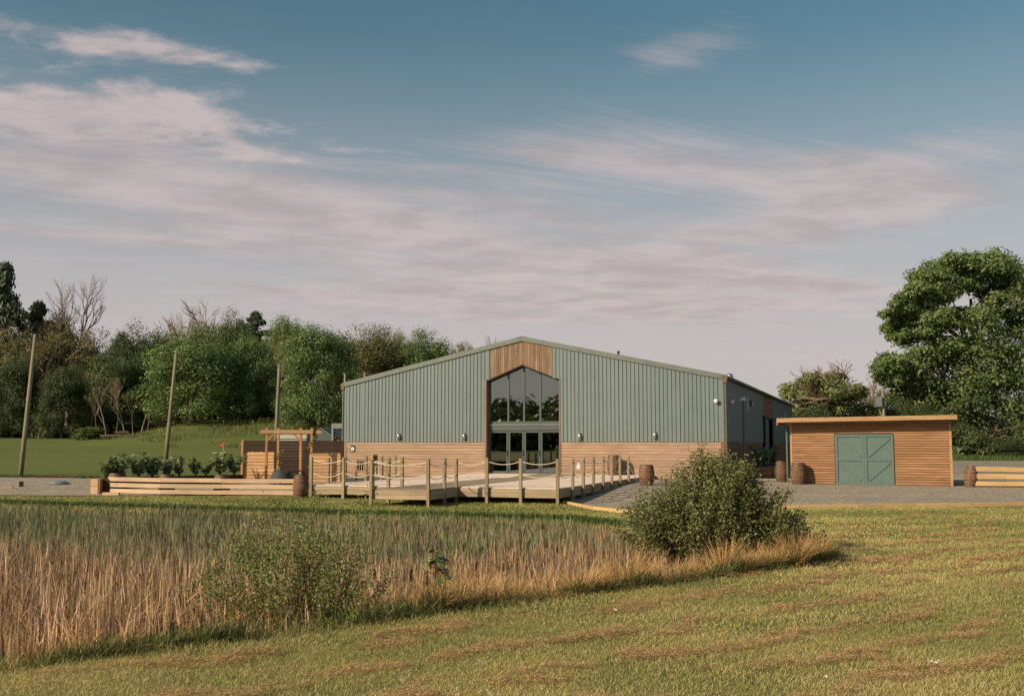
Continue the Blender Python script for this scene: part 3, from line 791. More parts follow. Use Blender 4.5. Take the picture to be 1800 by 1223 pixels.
def brace_bar(b, x0, z0, x1, z1, w, y0, y1):
    L_ = math.hypot(x1 - x0, z1 - z0); Mr = Matrix.Translation(((x0 + x1) / 2, 0, (z0 + z1) / 2)) @ Matrix.Rotation(-math.atan2(z1 - z0, x1 - x0), 4, 'Y')
    b.box(-L_ / 2, L_ / 2, y0, y1, -w / 2, w / 2, Mr)
for k in range(2):
    x0 = DX0 + k * 1.152; x1 = x0 + 1.146; d = empty('shed_door', (0, -.03, 0)); d.parent = shed
    n = 9; w = (x1 - x0) / n
    for i in range(n): MB().box(x0 + i * w + .0015, x0 + (i + 1) * w - .0015, -.02, .02, .03, DZ1).build('plank', m_paint, d)
    for (a, c, e, f_) in ((x0, x0 + .11, .03, DZ1), (x1 - .11, x1, .03, DZ1)): MB().box(a, c, -.055, -.021, e, f_).build('stile', m_paintdark, d)
    for zz in (.03, 1.0, DZ1 - .11): MB().box(x0 + .112, x1 - .112, -.053, -.021, zz, zz + .11).build('rail', m_paintdark, d)
    for (za, zb) in ((.17, .97), (1.14, 1.96)):
        b = MB()
        if k == 0: brace_bar(b, x0 + .15, zb - .03, x1 - .15, za + .03, .09, -.050, -.021)
        else: brace_bar(b, x0 + .15, za + .03, x1 - .15, zb - .03, .09, -.050, -.021)
        b.build('brace', m_paintdark, d)
MB().tube([(-.16, .05, SH - .1), (-.16, .05, .1)], .04, 8).build('downpipe', m_paint, shed)

# ------------------------------------------------------------------ rail fences, kerb timber
def plank_fence(name, pts, zs, h, label, mat, over=.0):
    o = empty(name, (pts[0][0], pts[0][1], gz1(*pts[0])), 0, label, 'fence', 'low plank fences')
    for z_ in zs:
        for (a, c) in zip(pts[:-1], pts[1:]):
            L_ = math.hypot(c[0] - a[0], c[1] - a[1]); an = math.atan2(c[1] - a[1], c[0] - a[0])
            za = gz1(*a); zc = gz1(*c); b = MB(); b.cbox(0, L_ - .004, -.025, .025, 0, h, .006)
            ob = b.build('plank', mat, o, (a[0] - pts[0][0], a[1] - pts[0][1], za + z_ - gz1(*pts[0]) + rr.uniform(-.008, .008)))
            ob.rotation_euler = (0, -math.asin((zc - za) / L_) + rr.uniform(-.004, .004), an)
    return o
FL = [(at(196, 40.3), 40.3), (at(288, 39.7), 39.7), (at(393, 39.45), 39.45), (at(528, 39.2), 39.2)]
plank_fence('plank_fence', FL, (.05, .265, .48), .155, 'low three plank pale timber fence in front of the laurel bed', m_pine)
FR = [(at(1703, 41.6), 41.6), (at(1762, 41.35), 41.35), (at(1850, 41.0), 41.0), (at(1960, 40.6), 40.6)]
plank_fence('plank_fence', FR, (.08, .36, .63), .185, 'low three plank timber fence running out right of the shed', m_pine_y)
bl_txt = ['oak barrel behind the far left end of the pale plank fence', 'oak barrel behind the middle left of the pale plank fence', 'oak barrel behind the middle right of the pale plank fence']
for px, D, t, w_ in ((211, 40.75, bl_txt[0], .36), (298, 40.15, bl_txt[1], .32), (394, 39.9, bl_txt[2], .32)):
    barrel('barrel', (at(px, D), D, gz1(at(px, D), D)), .75, t, wide=w_)
barrel('barrel', (at(532, 39.0), 38.9, gz1(at(532, 39), 38.9) - .02), .84, 'dark oak barrel at the right end of the pale plank fence by the deck', wide=.29, ry=.04)
barrel('barrel', (at(1694, 42.0), 41.75, -.02), .86, 'leaning oak barrel holding the fence planks right of the shed', ry=.13, wide=.25)
MB_ = MB
# sleeper box at the end of the fence
sx0 = at(166, 40.2); sl = empty('sleeper_box', (sx0, 40.2, gz1(sx0, 40.2)), R(-4), 'short stack of pale sleepers with dark side at the left fence end', 'planter')
for k in range(2): MB().cbox(.06, .33, -.16, .5, .01 + k * .29, .29 + k * .29, .008).build('sleeper', m_pine, sl)
MB().box(.0, .055, -.14, .5, .0, .60).build('side_board', m_perg, sl); MB().box(.335, .39, -.14, .5, .0, .58).build('side_board', m_perg, sl)
MB().box(.395, .66, .1, .5, .0, .56).build('back_board', m_stain, sl)  # dark finish stands in for shade on this face
ob = MB().cbox(0, .62, -.08, .08, 0, .12, .006).build('timber_offcut', m_pine, None, (at(188, 39.6), 39.55, gz1(at(188, 39.6), 39.6)), R(-3)); tag(ob, 'short pale timber offcut lying on grass at the fence foot', 'timber')
# kerb timbers round the gravel
k_o = empty('kerb_edging', (KERB[0][0], KERB[0][1], 0), 0, 'pale timber edging board between gravel and lawn', 'edging')
for a, c in zip(KERB[:-1], KERB[1:]):
    L0 = math.hypot(c[0] - a[0], c[1] - a[1]); n = max(1, round(L0 / 2.4)); an = math.atan2(c[1] - a[1], c[0] - a[0])
    for i in range(n):
        p = (a[0] + (c[0] - a[0]) * i / n, a[1] + (c[1] - a[1]) * i / n); q = (a[0] + (c[0] - a[0]) * (i + 1) / n, a[1] + (c[1] - a[1]) * (i + 1) / n)
        zp, zq = gz1(*p), gz1(*q); L_ = L0 / n
        o = MB().cbox(0, L_ - .006, -.05, .05, -.10, .105, .008).build('edging_board', m_pine_y, k_o, (p[0] - KERB[0][0], p[1] - KERB[0][1], zp)); o.rotation_euler = (0, -math.asin((zq - zp) / L_), an)

# ------------------------------------------------------------------ fence panels, pergola and what stands behind
GW = -.0
fx = lambda px, D: at(px, D)
pf = empty('panel_fence', (fx(428, 49.6), 49.6, 0), R(-4), 'tall dark stained board fence behind the pergola', 'fence', 'board fences by the pergola')
n = 13
for k in range(n): MB().box(0, fx(601, 49.0) - fx(428, 49.6) + .1, -.02 + rr.uniform(-.004, .004), .012, k * .142 + .01, k * .142 + .147).build('board', m_stain, pf)
for t in (0, .33, .66, 1.0): MB().box(t * 4.5, t * 4.5 + .09, .02, .11, 0, 1.9).build('post', m_perg, pf)
def panel(px0, px1, D, h, label):
    o = empty('panel_fence', (fx(px0, D), D, 0), R(-3), label, 'fence', 'board fences by the pergola'); L_ = fx(px1, D) - fx(px0, D)
    nb = int(h / .147)
    for k in range(nb): 
        y0 = -.03 + rr.uniform(-.004, .004); b = MB(); b.add([(0, y0 - .032, 0), (L_, y0 - .032, 0), (L_, y0, .132), (0, y0, .132), (0, 0, 0), (L_, 0, 0), (L_, 0, .132), (0, 0, .132)], [(0, 1, 2, 3), (5, 4, 7, 6), (4, 5, 1, 0), (3, 2, 6, 7), (4, 0, 3, 7), (1, 5, 6, 2)])
        b.build('board', m_panel, o, (0, 0, .02 + k * .147))
    for t in (.28, .55):
        MB().box(L_ * t - .02, L_ * t + .02, .002, .05, 0, h).build('batten', m_panel, o)
    return o, L_
panel(431, 485, 47.9, 1.36, 'light larch board fence panel left of the pergola opening')
o, L_ = panel(546, 601, 47.3, 1.38, 'light larch board fence panel between pergola and barn corner')
ob = MB().box(0, .1, 0, .1, 0, 1.85).build('fence_post', m_perg, None, (fx(426.5, 47.8), 47.75, 0), R(-4)); tag(ob, 'orange brown fence post at the left end of the board fence', 'post')
pg = empty('pergola', (fx(470.6, 46.4), 46.4, 0), R(-3), 'orange brown timber pergola arch over the garden gateway', 'pergola')
PW = fx(531, 46.4) - fx(470.6, 46.4)
for (x0, y0) in ((0, 0), (PW, 0), (.10, 1.5), (PW + .12, 1.5)): MB().box(x0 - .05, x0 + .05, y0 - .05, y0 + .05, 0, 2.42).build('post', m_perg, pg)
for y0 in (-.075, 1.575): MB().cbox(-.28, PW + .55, y0 - .022, y0 + .022, 2.16, 2.31, .005).build('beam', m_logroof, pg)
for x0 in (0, PW):
    b = MB(); s_ = 1 if x0 == 0 else -1; brace_bar(b, x0 + s_ * .05, 1.88, x0 + s_ * .33, 2.15, .07, -.05, .02); b.build('brace', m_perg, pg)
# covered fire pit and table
x_ = fx(497, 43); fp = empty('covered_fire_pit', (x_, 43, gz1(x_, 43)), 0, 'round fire pit under a grey black cover behind the plank fence', 'fire pit')
b = MB(); prof = []
N = 24
for (r_, z_) in ((.44, .0), (.45, .25), (.43, .45), (.36, .60), (.2, .70), (.0, .73)): prof.append((r_, z_))
vs = []
for r_, z_ in prof:
    for k in range(N):
        q = 2 * math.pi * k / N; rr_ = r_ * (1 + .06 * math.sin(k * 2.2) * (1 - z_)) ; vs.append((rr_ * math.cos(q), rr_ * math.sin(q), z_ + .02 * math.sin(3 * q)))
b.add(vs, [(i * N + k, i * N + (k + 1) % N, (i + 1) * N + (k + 1) % N, (i + 1) * N + k) for i in range(len(prof) - 1) for k in range(N)]); b.build('cover', m_tarp, fp, smooth=True)
MB().tube([(.44 * math.cos(a), .44 * math.sin(a), .18) for a in np.linspace(0, 6.2832, 20)], .02, 5, False).build('hem_cord', m_black, fp)
x_ = fx(519, 43.4); tb = empty('garden_table', (x_, 43.4, gz1(x_, 43.4)), R(8), 'black rectangular garden table behind the plank fence', 'table')
MB().cbox(-.45, .45, -.3, .3, .64, .69, .01).build('tabletop', m_black, tb)
for sx_ in (-.4, .4):
    for sy_ in (-.25, .25): MB().tube([(sx_, sy_, 0), (sx_ * .9, sy_ * .9, .64)], .025, 6).build('leg', m_black, tb)
# wooden armchairs by the wall
def armchair(loc, rz, label):
    o = empty('armchair', loc, rz, label, 'chair', 'wooden garden chairs on the patio')
    for sx_ in (-.28, .28):
        MB().box(sx_ - .03, sx_ + .03, -.30, -.24, 0, .62).build('leg', m_panel, o); MB().box(sx_ - .03, sx_ + .03, .24, .30, 0, .95).build('leg', m_panel, o)
        MB().box(sx_ - .045, sx_ + .045, -.33, .26, .622, .65).build('armrest', m_panel, o)
    for k in range(5): MB().box(-.25, .25, -.28 + k * .105, -.19 + k * .105, .40, .43).build('seat_slat', m_panel, o)
    for k in range(5): MB().box(-.245 + k * .1, -.175 + k * .1, .25, .28, .46, .92).build('back_slat', m_stain, o)
    MB().box(-.25, .25, .243, .297, .925, .985).build('top_rail', m_panel, o)
x_, y_ = at(639, 48.6), 48.6; armchair((x_, y_, gz1(x_, y_) + .03), .1, 'wooden garden chair with dark back beyond the left rope rail')
x_, y_ = at(669, 50.2), 50.2; armchair((x_, y_, DZ), 1.3, 'wooden garden chair turned sideways behind the left rope posts')
# buildings glimpsed behind the fence
x_ = fx(566, 74); m_oldgreen = plain('old_green_paint', (.045, .06, .055), .7, 0, .15, 4); gs = empty('garden_shed', (x_, 74, gz1(x_, 74) * 0), R(-16), 'dark green gabled shed behind the fence beside the barn', 'shed')  # dark green is the shed's own paint
for k in range(12): MB().box(-1.0 + k * .1667, -.8367 + k * .1667, -.02, .02, 0, 2.1).build('board', m_oldgreen, gs)
MB().prism([(-1.0, 2.1), (1.0, 2.1), (0, 2.72)], -.02, .02).build('gable', m_oldgreen, gs)
MB().box(-1, 1, .03, 3, 0, 2.1).build('wall', m_paintdark, gs)
for s_ in (-1, 1):
    q = [(0, 2.75), (s_ * 1.15, 2.05), (s_ * 1.15, 2.12), (0, 2.83)]
    MB().prism(q if s_ < 0 else q[::-1], -.15, 3.1).build('roof', m_roof, gs)
x_ = fx(515, 70); ct = empty('store_box', (x_, 70, 0), R(-10), 'pale grey flat roofed store box seen through the pergola', 'store')
for k in range(6): MB().box(-.98 + k * .33, -.66 + k * .33, -.02, .0, 0, 2.05).build('panel', m_steel, ct)
MB().box(-.98, .98, .005, 1.8, 0, 2.0).build('wall', m_pipe, ct); MB().box(-1.05, 1.05, -.1, 1.9, 2.055, 2.32).build('roof', m_concrete, ct)
x_ = fx(598, 63); sh = empty('lean_to', (x_, 63, 0), R(-19), 'grey green framed open shelter against the barn left corner', 'shelter')
MB().box(-.5, -.36, -.1, .05, 0, 2.9).build('post', m_trim, sh); MB().box(-.5, 1.4, -.12, .06, 2.62, 2.92).build('beam', m_trim, sh); MB().box(-.45, 1.4, .9, 1.0, 0, 2.6).build('back_wall', m_dark, sh); MB().box(-.5, 1.4, .07, 1.05, 2.62, 2.7).build('roof', m_roof, sh)

# telegraph poles and wire
def lean_pole(loc, h, lean, r, label):
    o = empty('telegraph_pole', loc, 0, label, 'pole', 'row of leaning timber poles')
    MB().tube([(lean * t * h, 0, h * t - .1) for t in (0, .33, .66, 1)], [r, r * .92, r * .82, r * .72], 10).build('pole', m_pole, o, smooth=True)
    return o, Vector(loc) + Vector((lean * h, 0, h - .25))
tops = []
for px, D, top, ln, r, t in ((42, 55, 584, .062, .125, 'tall leaning timber pole standing on gravel at far left'), (294, 64.6, 613, .070, .13, 'leaning timber pole behind the laurel bed'),
                             (486, 76.6, 638, .025, .15, 'timber pole rising behind the pergola'), (606, 87, 655, .0, .13, 'timber pole tip just above the barn left eave'), (641, 97, 652, .0, .13, 'timber pole tip showing above the barn roof slope')):
    x_ = at(px, D); z_ = gz1(x_, D); h = 1.7 + (780 - top) / 1850 * D - z_
    o, tp = lean_pole((x_, D, z_), h, ln, r, t); tops.append(tp)
# sagging wire between poles
wpts = []
p0 = Vector((-40, 46, 8.2))
for a, c in zip([p0] + tops[:2], tops[:3]):
    for i in range(10):
        t = i / 10; p = a.lerp(c, t); p.z -= .5 * 4 * t * (1 - t); wpts.append(p)
wpts.append(tops[2])
tag(MB().tube(wpts, .02, 4, False).build('overhead_wire', m_black, None), 'thin dark overhead wire sagging between the timber poles', 'wire')
x_ = at(1552, 92); up = empty('utility_pole', (x_, 92, gz1(x_, 92)), 0, 'utility pole with grey transformer box behind the timber shed', 'pole')
MB().tube([(.1, 0, 0), (0, 0, 6.1)], [.15, .12], 8).build('pole', m_pole, up); MB().box(-.75, .65, -.06, .06, 5.95, 6.08).build('crossarm', m_pipe, up)
MB().cbox(-.75, -.2, -.3, .3, 4.75, 5.7, .06).build('transformer', m_steel, up); MB().tube([(-.45, 0, 4.7), (.05, 0, 3.7)], .06, 6).build('strut', m_pole, up)
for xx in (-.6, -.05, .5): MB().lathe([(.03, 6.08), (.05, 6.14), (.03, 6.2), (.05, 6.26), (.02, 6.32)], 8, Matrix.Translation((xx, 0, 0))).build('insulator', m_stone, up)
# golf flag, low seat at the wood edge, cover in the gravel
x_ = at(395, 70); fl = empty('flag', (x_, 70, gz1(x_, 70)), 0, 'small red flag on a thin stick out on the green', 'flag')
MB().tube([(0, 0, 0), (0, 0, 1.2)], .010, 5).build('stick', m_white, fl); MB().prism([(-.22, .97), (0, .94), (0, 1.19), (-.20, 1.15)], -.01, .01).build('cloth', m_flag, fl)
x_ = at(211, 100); bn = empty('log_pile', (x_, 100, gz1(x_, 100)), .2, 'low dark heap of logs at the field edge before the wood', 'logs')
for i, (xx, zz, l_) in enumerate(((-1.0, .18, 1.6), (-.6, .2, 1.8), (.3, .2, 1.5), (.5, .2, 1.7), (.2, .52, 1.5), (-.2, .2, 1.6))):
    MB().tube([(xx - l_ * .4, -.2 + .1 * i, zz), (xx + l_ * .4, .1 * i, zz + .03)], .19, 8).build('log', m_bark, bn)
x_ = at(110, 45); mc = empty('manhole_cover', (x_, 45, gz1(x_, 45) + .03), 0, 'shallow domed blue grey drain cover set in the gravel', 'drain cover')
MB().lathe([(.42, 0), (.40, .05), (.25, .13), (.0, .16)], 20).build('lid', plain('cover_blue', (.16, .19, .20), .45, 0, .1, 4), mc, smooth=True); MB().lathe([(.47, .0), (.47, .03), (.42, .035)], 20, cap=False).build('rim', m_pipe, mc)
x_ = at(44, 43.4); st = empty('marker_stub', (x_, 43.4, gz1(x_, 43.4)), .3, 'short black square stub post in the gravel', 'post')
MB().cbox(-.08, .08, -.08, .08, 0, .22, .01).build('stub', m_black, st); MB().box(-.09, .09, -.09, .09, .221, .24).build('cap', m_pipe, st)
x_ = at(21, 42.4); ob = MB().cbox(-.2, .2, -.06, .06, 0, .1, .006).build('timber_block', m_fascia, None, (x_, 42.4, gz1(x_, 42.4) + .02), .1); tag(ob, 'small timber block lying on the gravel at far left', 'timber')
# timber planter and stone slab between barn and shed
x_, y_ = bw(21.2, 2.5); pl = empty('planter', (x_, y_, 0), -BA, 'long timber planter with dark leafy plants along the shaded wall', 'planter')
for k in range(3):
    MB().cbox(-.45, .75, -.05, 0, k * .2 + .01, k * .2 + .2, .006).build('board', m_larchshade, pl, (0, 0, 0)); o = MB().cbox(0, 11, -.05, 0, k * .2 + .01, k * .2 + .2, .006).build('board', m_larchshade, pl, (.8, 0, 0), R(90))
MB().box(-.4, .74, .0, 10.9, .45, .55).build('soil', m_dark, pl)
patch('paving', [bw(20.3, -1.2), bw(23.2, -1.0)], [bw(20.3, 1.5), bw(23.4, 1.5)], 6, 6, .05, m_concrete)
ob = MB().tube([(0, 0, 0), (-.42, .5, .92)], .02, 6).build('leaning_stick', m_pipe, None, (at(1122, 44.6), 44.6, gz1(at(1122, 44.6), 44.6))); tag(ob, 'thin dark stick leaning beside the half hidden barrel', 'stick')

# ------------------------------------------------------------------ foliage helpers
def leaf_quads(rg, pos, nrm, size, col, elong=1.5):
    """rhombic leaves: pos (n,3), nrm (n,3), size (n,), col (n,)"""
    n = len(pos); nrm = nrm / (np.linalg.norm(nrm, axis=1, keepdims=True) + 1e-9)
    r_ = rg.normal(size=(n, 3)); t = r_ - (r_ * nrm).sum(1, keepdims=True) * nrm; t /= np.linalg.norm(t, axis=1, keepdims=True) + 1e-9
    s = np.cross(nrm, t); L = size[:, None]
    v = np.stack([pos - t * L * elong * .5, pos + s * L * .5 + nrm * L * .12, pos + t * L * elong * .5, pos - s * L * .5 + nrm * L * .12], 1).reshape(-1, 3)
    f = np.arange(n * 4).reshape(n, 4); c = np.repeat(col, 4); return v, f, np.stack([c, c, c], 1)
def rdirs(rg, n): d = rg.normal(size=(n, 3)); return d / np.linalg.norm(d, axis=1, keepdims=True)
def clump_leaves(rg, clumps, per, size, up=.35):
    P = []; N = []; S = []; C = []
    for (c, rad) in clumps:
        k = max(8, int(per * rg.uniform(.8, 1.2))); d = rdirs(rg, k); d[:, 2] = d[:, 2] + up * np.abs(rg.normal(size=k)) * .8; d /= np.linalg.norm(d, axis=1, keepdims=True)
        rr_ = (rg.uniform(.05, 1.0, k) ** .45 * rg.uniform(.8, 1.35, k))[:, None]
        p = np.array(c) + (d * rr_ + rg.normal(0, .12, (k, 3))) * np.array(rad); n_ = d * 1.0 + rdirs(rg, k) * .65 + np.array([0, 0, .3])
        P.append(p); N.append(n_); S.append(size * rg.uniform(.6, 1.3, k)); C.append(np.clip(rg.normal(.45, .22, k) + rg.normal(0, .12), 0, 1))
    return leaf_quads(rg, np.concatenate(P), np.concatenate(N), np.concatenate(S), np.concatenate(C))
def crown_clumps(rg, n, cz, rx, rz_, r0, droop=0.0):
    out = []
    for i in range(n):
        d = rdirs(rg, 1)[0]
        if d[2] < -.55: d[2] *= -.6
        s = rg.uniform(.55, .88) if i > n * .2 else rg.uniform(.1, .5)
        r_ = r0 * rg.uniform(.7, 1.35)
        out.append(((d[0] * rx * s, d[1] * rx * s, cz + d[2] * rz_ * s), (r_, r_, r_ * .75 * rz_ / rx)))
    return out
def trunk_mb(rg, h, r, limbs, base_split=.3):
    b = MB(); wob = [(rg.normal(0, .012) * h, rg.normal(0, .012) * h) for _ in range(5)]
    pts = [(wob[i][0] * (i > 0), wob[i][1] * (i > 0), h * .7 * i / 4 - (.02 * h if i == 0 else 0)) for i in range(5)]
    b.tube(pts, [r * 1.25, r, r * .8, r * .6, r * .35], 7)
    for e in limbs:
        t = rg.uniform(base_split, .6) ; k = min(3, int(t * 4 / .7)); s = Vector(pts[k]).lerp(Vector(pts[k + 1]), .5); e = Vector(e)
        m = s.lerp(e, .5) + Vector((rg.normal(0, .03) * h, rg.normal(0, .03) * h, .04 * h))
        b.tube([s, m, e], [r * .42, r * .26, r * .08], 5, False)
    return b
def bare_tree(rg, levels=5, spread=.62, wig=.13, trunk=.30, r0=.020, limbs=5, kids=3):
    b = MB(); tips = []
    def grow(p, d, L, r, lv):
        n = 3 if lv < 3 else 2; pts = [p]; q = p; dd = d
        for i in range(n):
            dd = (dd + Vector(rg.normal(0, wig, 3)) + Vector((0, 0, .06))).normalized(); q = q + dd * L / n; pts.append(q)
        b.tube(pts, [r * (1 - .35 * i / n) for i in range(n + 1)], 6 if lv < 2 else 3, False)
        if lv >= levels: tips.append(q); tips.append(pts[1]); return
        for k in range(limbs if lv == 0 else kids):
            a = Vector(rg.normal(0, 1, 3)); a = (a - a.dot(dd) * dd).normalized(); nd = (dd + a * spread * rg.uniform(.5, 1.25)).normalized()
            f = 1.0 if k < 2 else rg.uniform(.35, .95); j = min(n - 1, int(f * n)); s_ = pts[j].lerp(pts[j + 1], min(1, f * n - j))
            grow(s_, nd, L * rg.uniform(.58, .80) if lv else rg.uniform(.17, .25), r * .58, lv + 1)
    grow(Vector((0, 0, -.01)), Vector((rg.normal(0, .03), rg.normal(0, .03), 1)).normalized(), trunk, r0, 0)
    return b, tips
def place_tree(name, px, D, top, width, meshes, label, group, base_z=None, rz=None, cat='tree', depth=None):
    """meshes: [(part name, mesh)] modelled with height 1 and width 1"""
    x = at(px, D); z = gz1(x, D) if base_z is None else base_z
    h = 1.7 + (780 - top) / 1850 * D - z; w = width / 1850 * D
    o = empty(name, (x, D, z), rr.uniform(0, 6.28) if rz is None else rz, label, cat, group)
    for pn, m in meshes: inst(pn, m, o, scale=(w, w if depth is None else depth, h))
    return o
def unit_tree(seed, mat, bark=m_bark, n=80, per=290, leaf=.0148, cz=.56, rz_=.44, r0=.15, low=True):
    rg = np.random.default_rng(seed); cl = crown_clumps(rg, n, cz, .5, rz_, r0)
    if low:
        for i in range(int(n * .6)):
            a = rg.uniform(0, 6.28); s = rg.uniform(.25, .46); cl.append(((s * math.cos(a), s * math.sin(a), rg.uniform(.03, .34)), (r0 * .8, r0 * .8, r0 * .55)))
    v, f, c = clump_leaves(rg, cl, per, leaf)
    cr = np_mesh('crown', v, f, mat, c)
    lim = [cl[i][0] for i in rg.choice(len(cl), 12, replace=False)]
    tr = trunk_mb(rg, .95, .022, lim).mesh('trunk', bark)
    return [('trunk', tr), ('crown', cr)]
def unit_bare(seed, mat=m_twig, leafmat=None, nleaf=0, leaf=.016, **kw):
    rg = np.random.default_rng(seed); b, tips = bare_tree(rg, **kw)
    V_ = np.array(b.v); lo = np.percentile(V_, 3, 0); hi = np.percentile(V_, 97, 0); hi[2] = V_[:, 2].max(); w = max(hi[0] - lo[0], hi[1] - lo[1]); h = hi[2]
    b.v = [(p[0] / w, p[1] / w, p[2] / h) for p in b.v]; out = [('branches', b.mesh('branches', mat))]
    if leafmat is not None:
        T = np.array([(t[0] / w, t[1] / w, t[2] / h) for t in tips]); idx = rg.integers(0, len(T), nleaf)
        pos = T[idx] + rg.normal(0, .022, (nleaf, 3)); v, f, c = leaf_quads(rg, pos, rdirs(rg, nleaf) + np.array([0, 0, .3]), leaf * rg.uniform(.6, 1.3, nleaf), np.clip(rg.normal(.5, .25, nleaf), 0, 1))
        out.append(('crown', np_mesh('crown', v, f, leafmat, c)))
    return out
def unit_pine(seed):
    rg = np.random.default_rng(seed); cl = []
    for k in range(46):
        t = k / 45; zc = .28 + .70 * t; R_ = .50 * (1 - t) ** .85 + .02; a = rg.uniform(0, 6.28); s = rg.uniform(.3, 1) * R_
        cl.append(((s * math.cos(a), s * math.sin(a), zc), (.07 + .08 * (1 - t), .07 + .08 * (1 - t), .03)))
    v, f, c = clump_leaves(rg, cl, 170, .022, .1); return [('trunk', trunk_mb(rg, 1.3, .016, [q[0] for q in cl[::5]]).mesh('trunk', m_bark)), ('crown', np_mesh('crown', v, f, f_pine, c))]
T_ma = [unit_tree(11, f_maple), unit_tree(12, f_maple), unit_tree(13, f_maple, n=85)]
T_dk = [unit_tree(21, f_dark), unit_tree(22, f_dark)]
T_ol = [unit_tree(31, f_olive, n=60, per=200), ]
T_bud = [unit_bare(41, m_twig, f_bud, 5200, .013, trunk=.25), unit_bare(42, m_twig, f_bud, 4600, .013, trunk=.3)]
T_bare = [unit_bare(51, m_twig, levels=6, trunk=.34, limbs=4, kids=3, spread=.58, r0=.026), unit_bare(52, m_twig, levels=5, trunk=.24, spread=.72, limbs=6, kids=4, r0=.030)]
T_sap = [unit_bare(61, m_twig, f_bud, 500, .02, spread=.3, levels=4, trunk=.55, limbs=3, r0=.009, wig=.06), unit_bare(62, m_twig, spread=.28, levels=4, trunk=.6, limbs=3, r0=.009, wig=.06)]
T_pi = [unit_pine(71), unit_pine(72)]
G1 = 'trees of the wood behind the field'
LT = [  # px, D, top, width, mesh, label
    (0, 118, 462, 170, T_pi[0], 'dark pine rising at the left picture edge above the wood', 'pine_tree'),
    (60, 122, 530, 130, T_pi[1], 'dark pine with ragged top right of the edge pine', 'pine_tree'),
    (100, 124, 540, 70, T_dk[1], 'dark broad tree under the tall bare tree', 'broadleaf_tree'),
    (140, 122, 480, 105, T_bare[0], 'tall bare twiggy tree standing above the wood at left', 'bare_tree'),
    (120, 119, 560, 130, T_bud[0], 'brownish budding tree below the tall bare tree', 'budding_tree'),
    (185, 121, 572, 130, T_bud[1], 'brownish budding tree right of the tall bare tree', 'budding_tree'),
    (40, 112, 572, 110, T_bud[1], 'brownish budding tree behind the leaning pole at left', 'budding_tree'),
    (196, 113, 612, 125, T_dk[0], 'dark tree right behind the thin saplings at the wood edge', 'broadleaf_tree'),
    (232, 118, 568, 95, T_dk[0], 'dark round topped tree between budding trees and maple', 'broadleaf_tree'),
    (275, 120, 575, 90, T_dk[1], 'dark tree partly behind the rounded maple', 'broadleaf_tree'),
    (25, 106, 620, 110, T_dk[0], 'dark green low tree at the left field edge', 'broadleaf_tree'),
    (112, 105, 640, 100, T_dk[1], 'dark green low tree right of the first leaning pole', 'broadleaf_tree'),
    (385, 125, 522, 150, T_bare[1], 'bare spreading tree crown rising behind the two maples', 'bare_tree'),
    (318, 122, 546, 70, T_bare[0], 'small bare tree tip just left of the bare spreading crown', 'bare_tree'),
    (338, 104, 574, 185, T_ma[0], 'big rounded bright green maple behind the second pole', 'maple_tree'),
    (436, 106, 577, 110, T_ma[1], 'green maple next right of the big rounded maple', 'maple_tree'),
    (405, 121, 545, 70, T_dk[0], 'dark tree top filling the gap behind the maples', 'broadleaf_tree'),
    (448, 126, 548, 120, T_pi[1], 'dark pine top between the maples and the round tree', 'pine_tree'),
    (502, 122, 546, 80, T_ma[2], 'round topped green tree above the brownish one', 'broadleaf_tree'),
    (487, 112, 585, 90, T_bud[0], 'brownish budding tree left of the large pale green tree', 'budding_tree'),
    (562, 100, 563, 150, T_ma[2], 'large pale green tree just left of the barn roof', 'maple_tree'),
    (640, 112, 568, 130, T_ol[0], 'olive green tree behind the barn left roof slope', 'olive_tree'),
    (697, 116, 585, 85, T_ma[1], 'green tree between the olive tree and the roof', 'broadleaf_tree'),
    (745, 114, 578, 110, T_ma[0], 'dark green rounded tree showing above the roof slope', 'broadleaf_tree'),
    (683, 124, 575, 60, T_bud[1], 'thin brownish tree tip behind the green roofline trees', 'budding_tree'),
    (822, 120, 596, 80, T_bud[0], 'brownish twiggy tree top just left of the roof ridge', 'budding_tree'),
    (868, 124, 588, 50, T_bare[0], 'bare twig tips beside the roof ridge', 'bare_tree'),
]
for (px, D, top, w, ms, lab, nm) in LT: place_tree(nm, px, D, top, w, ms, lab, G1)
lab_f = 'dark background tree deep in the wood behind the field'
for i, px in enumerate(range(-60, 660, 46)):
    D = 128 + (i % 3) * 4; place_tree('broadleaf_tree', px + rr.uniform(-12, 12), D, 590 + rr.uniform(-10, 25) + (10 if px > 500 else 0), 100, T_dk[i % 2], lab_f, 'dark trees deep in the wood')
ORD = ['leftmost', 'second', 'third', 'fourth', 'fifth', 'sixth', 'seventh', 'eighth', 'rightmost']
SPX = sorted((172, 190, 205, 222, 236, 250, 262, 70, 160))
for i, (px, top, w) in enumerate(((172, 690, 30), (190, 668, 34), (205, 660, 36), (222, 672, 34), (236, 690, 28), (250, 665, 40), (262, 690, 26), (70, 670, 36), (160, 650, 30))):
    place_tree('bare_sapling', px, 103 + (i % 3), top, w, T_sap[i % 2], ORD[SPX.index(px)] + (' from left' if 0 < SPX.index(px) < 8 else '') + ' of the thin pale saplings at the wood edge', 'bare saplings at the wood edge')
f_shrub = foliage('leaf_shrub', (.07, .10, .03), (.16, .20, .07))
T_sh = unit_tree(81, f_shrub, n=26, per=150, leaf=.045, cz=.5, rz_=.45, r0=.2, low=True)
place_tree('field_shrub', 160, 101, 748, 55, T_sh, 'pale green rounded shrub at the field edge before the wood', None, cat='shrub')
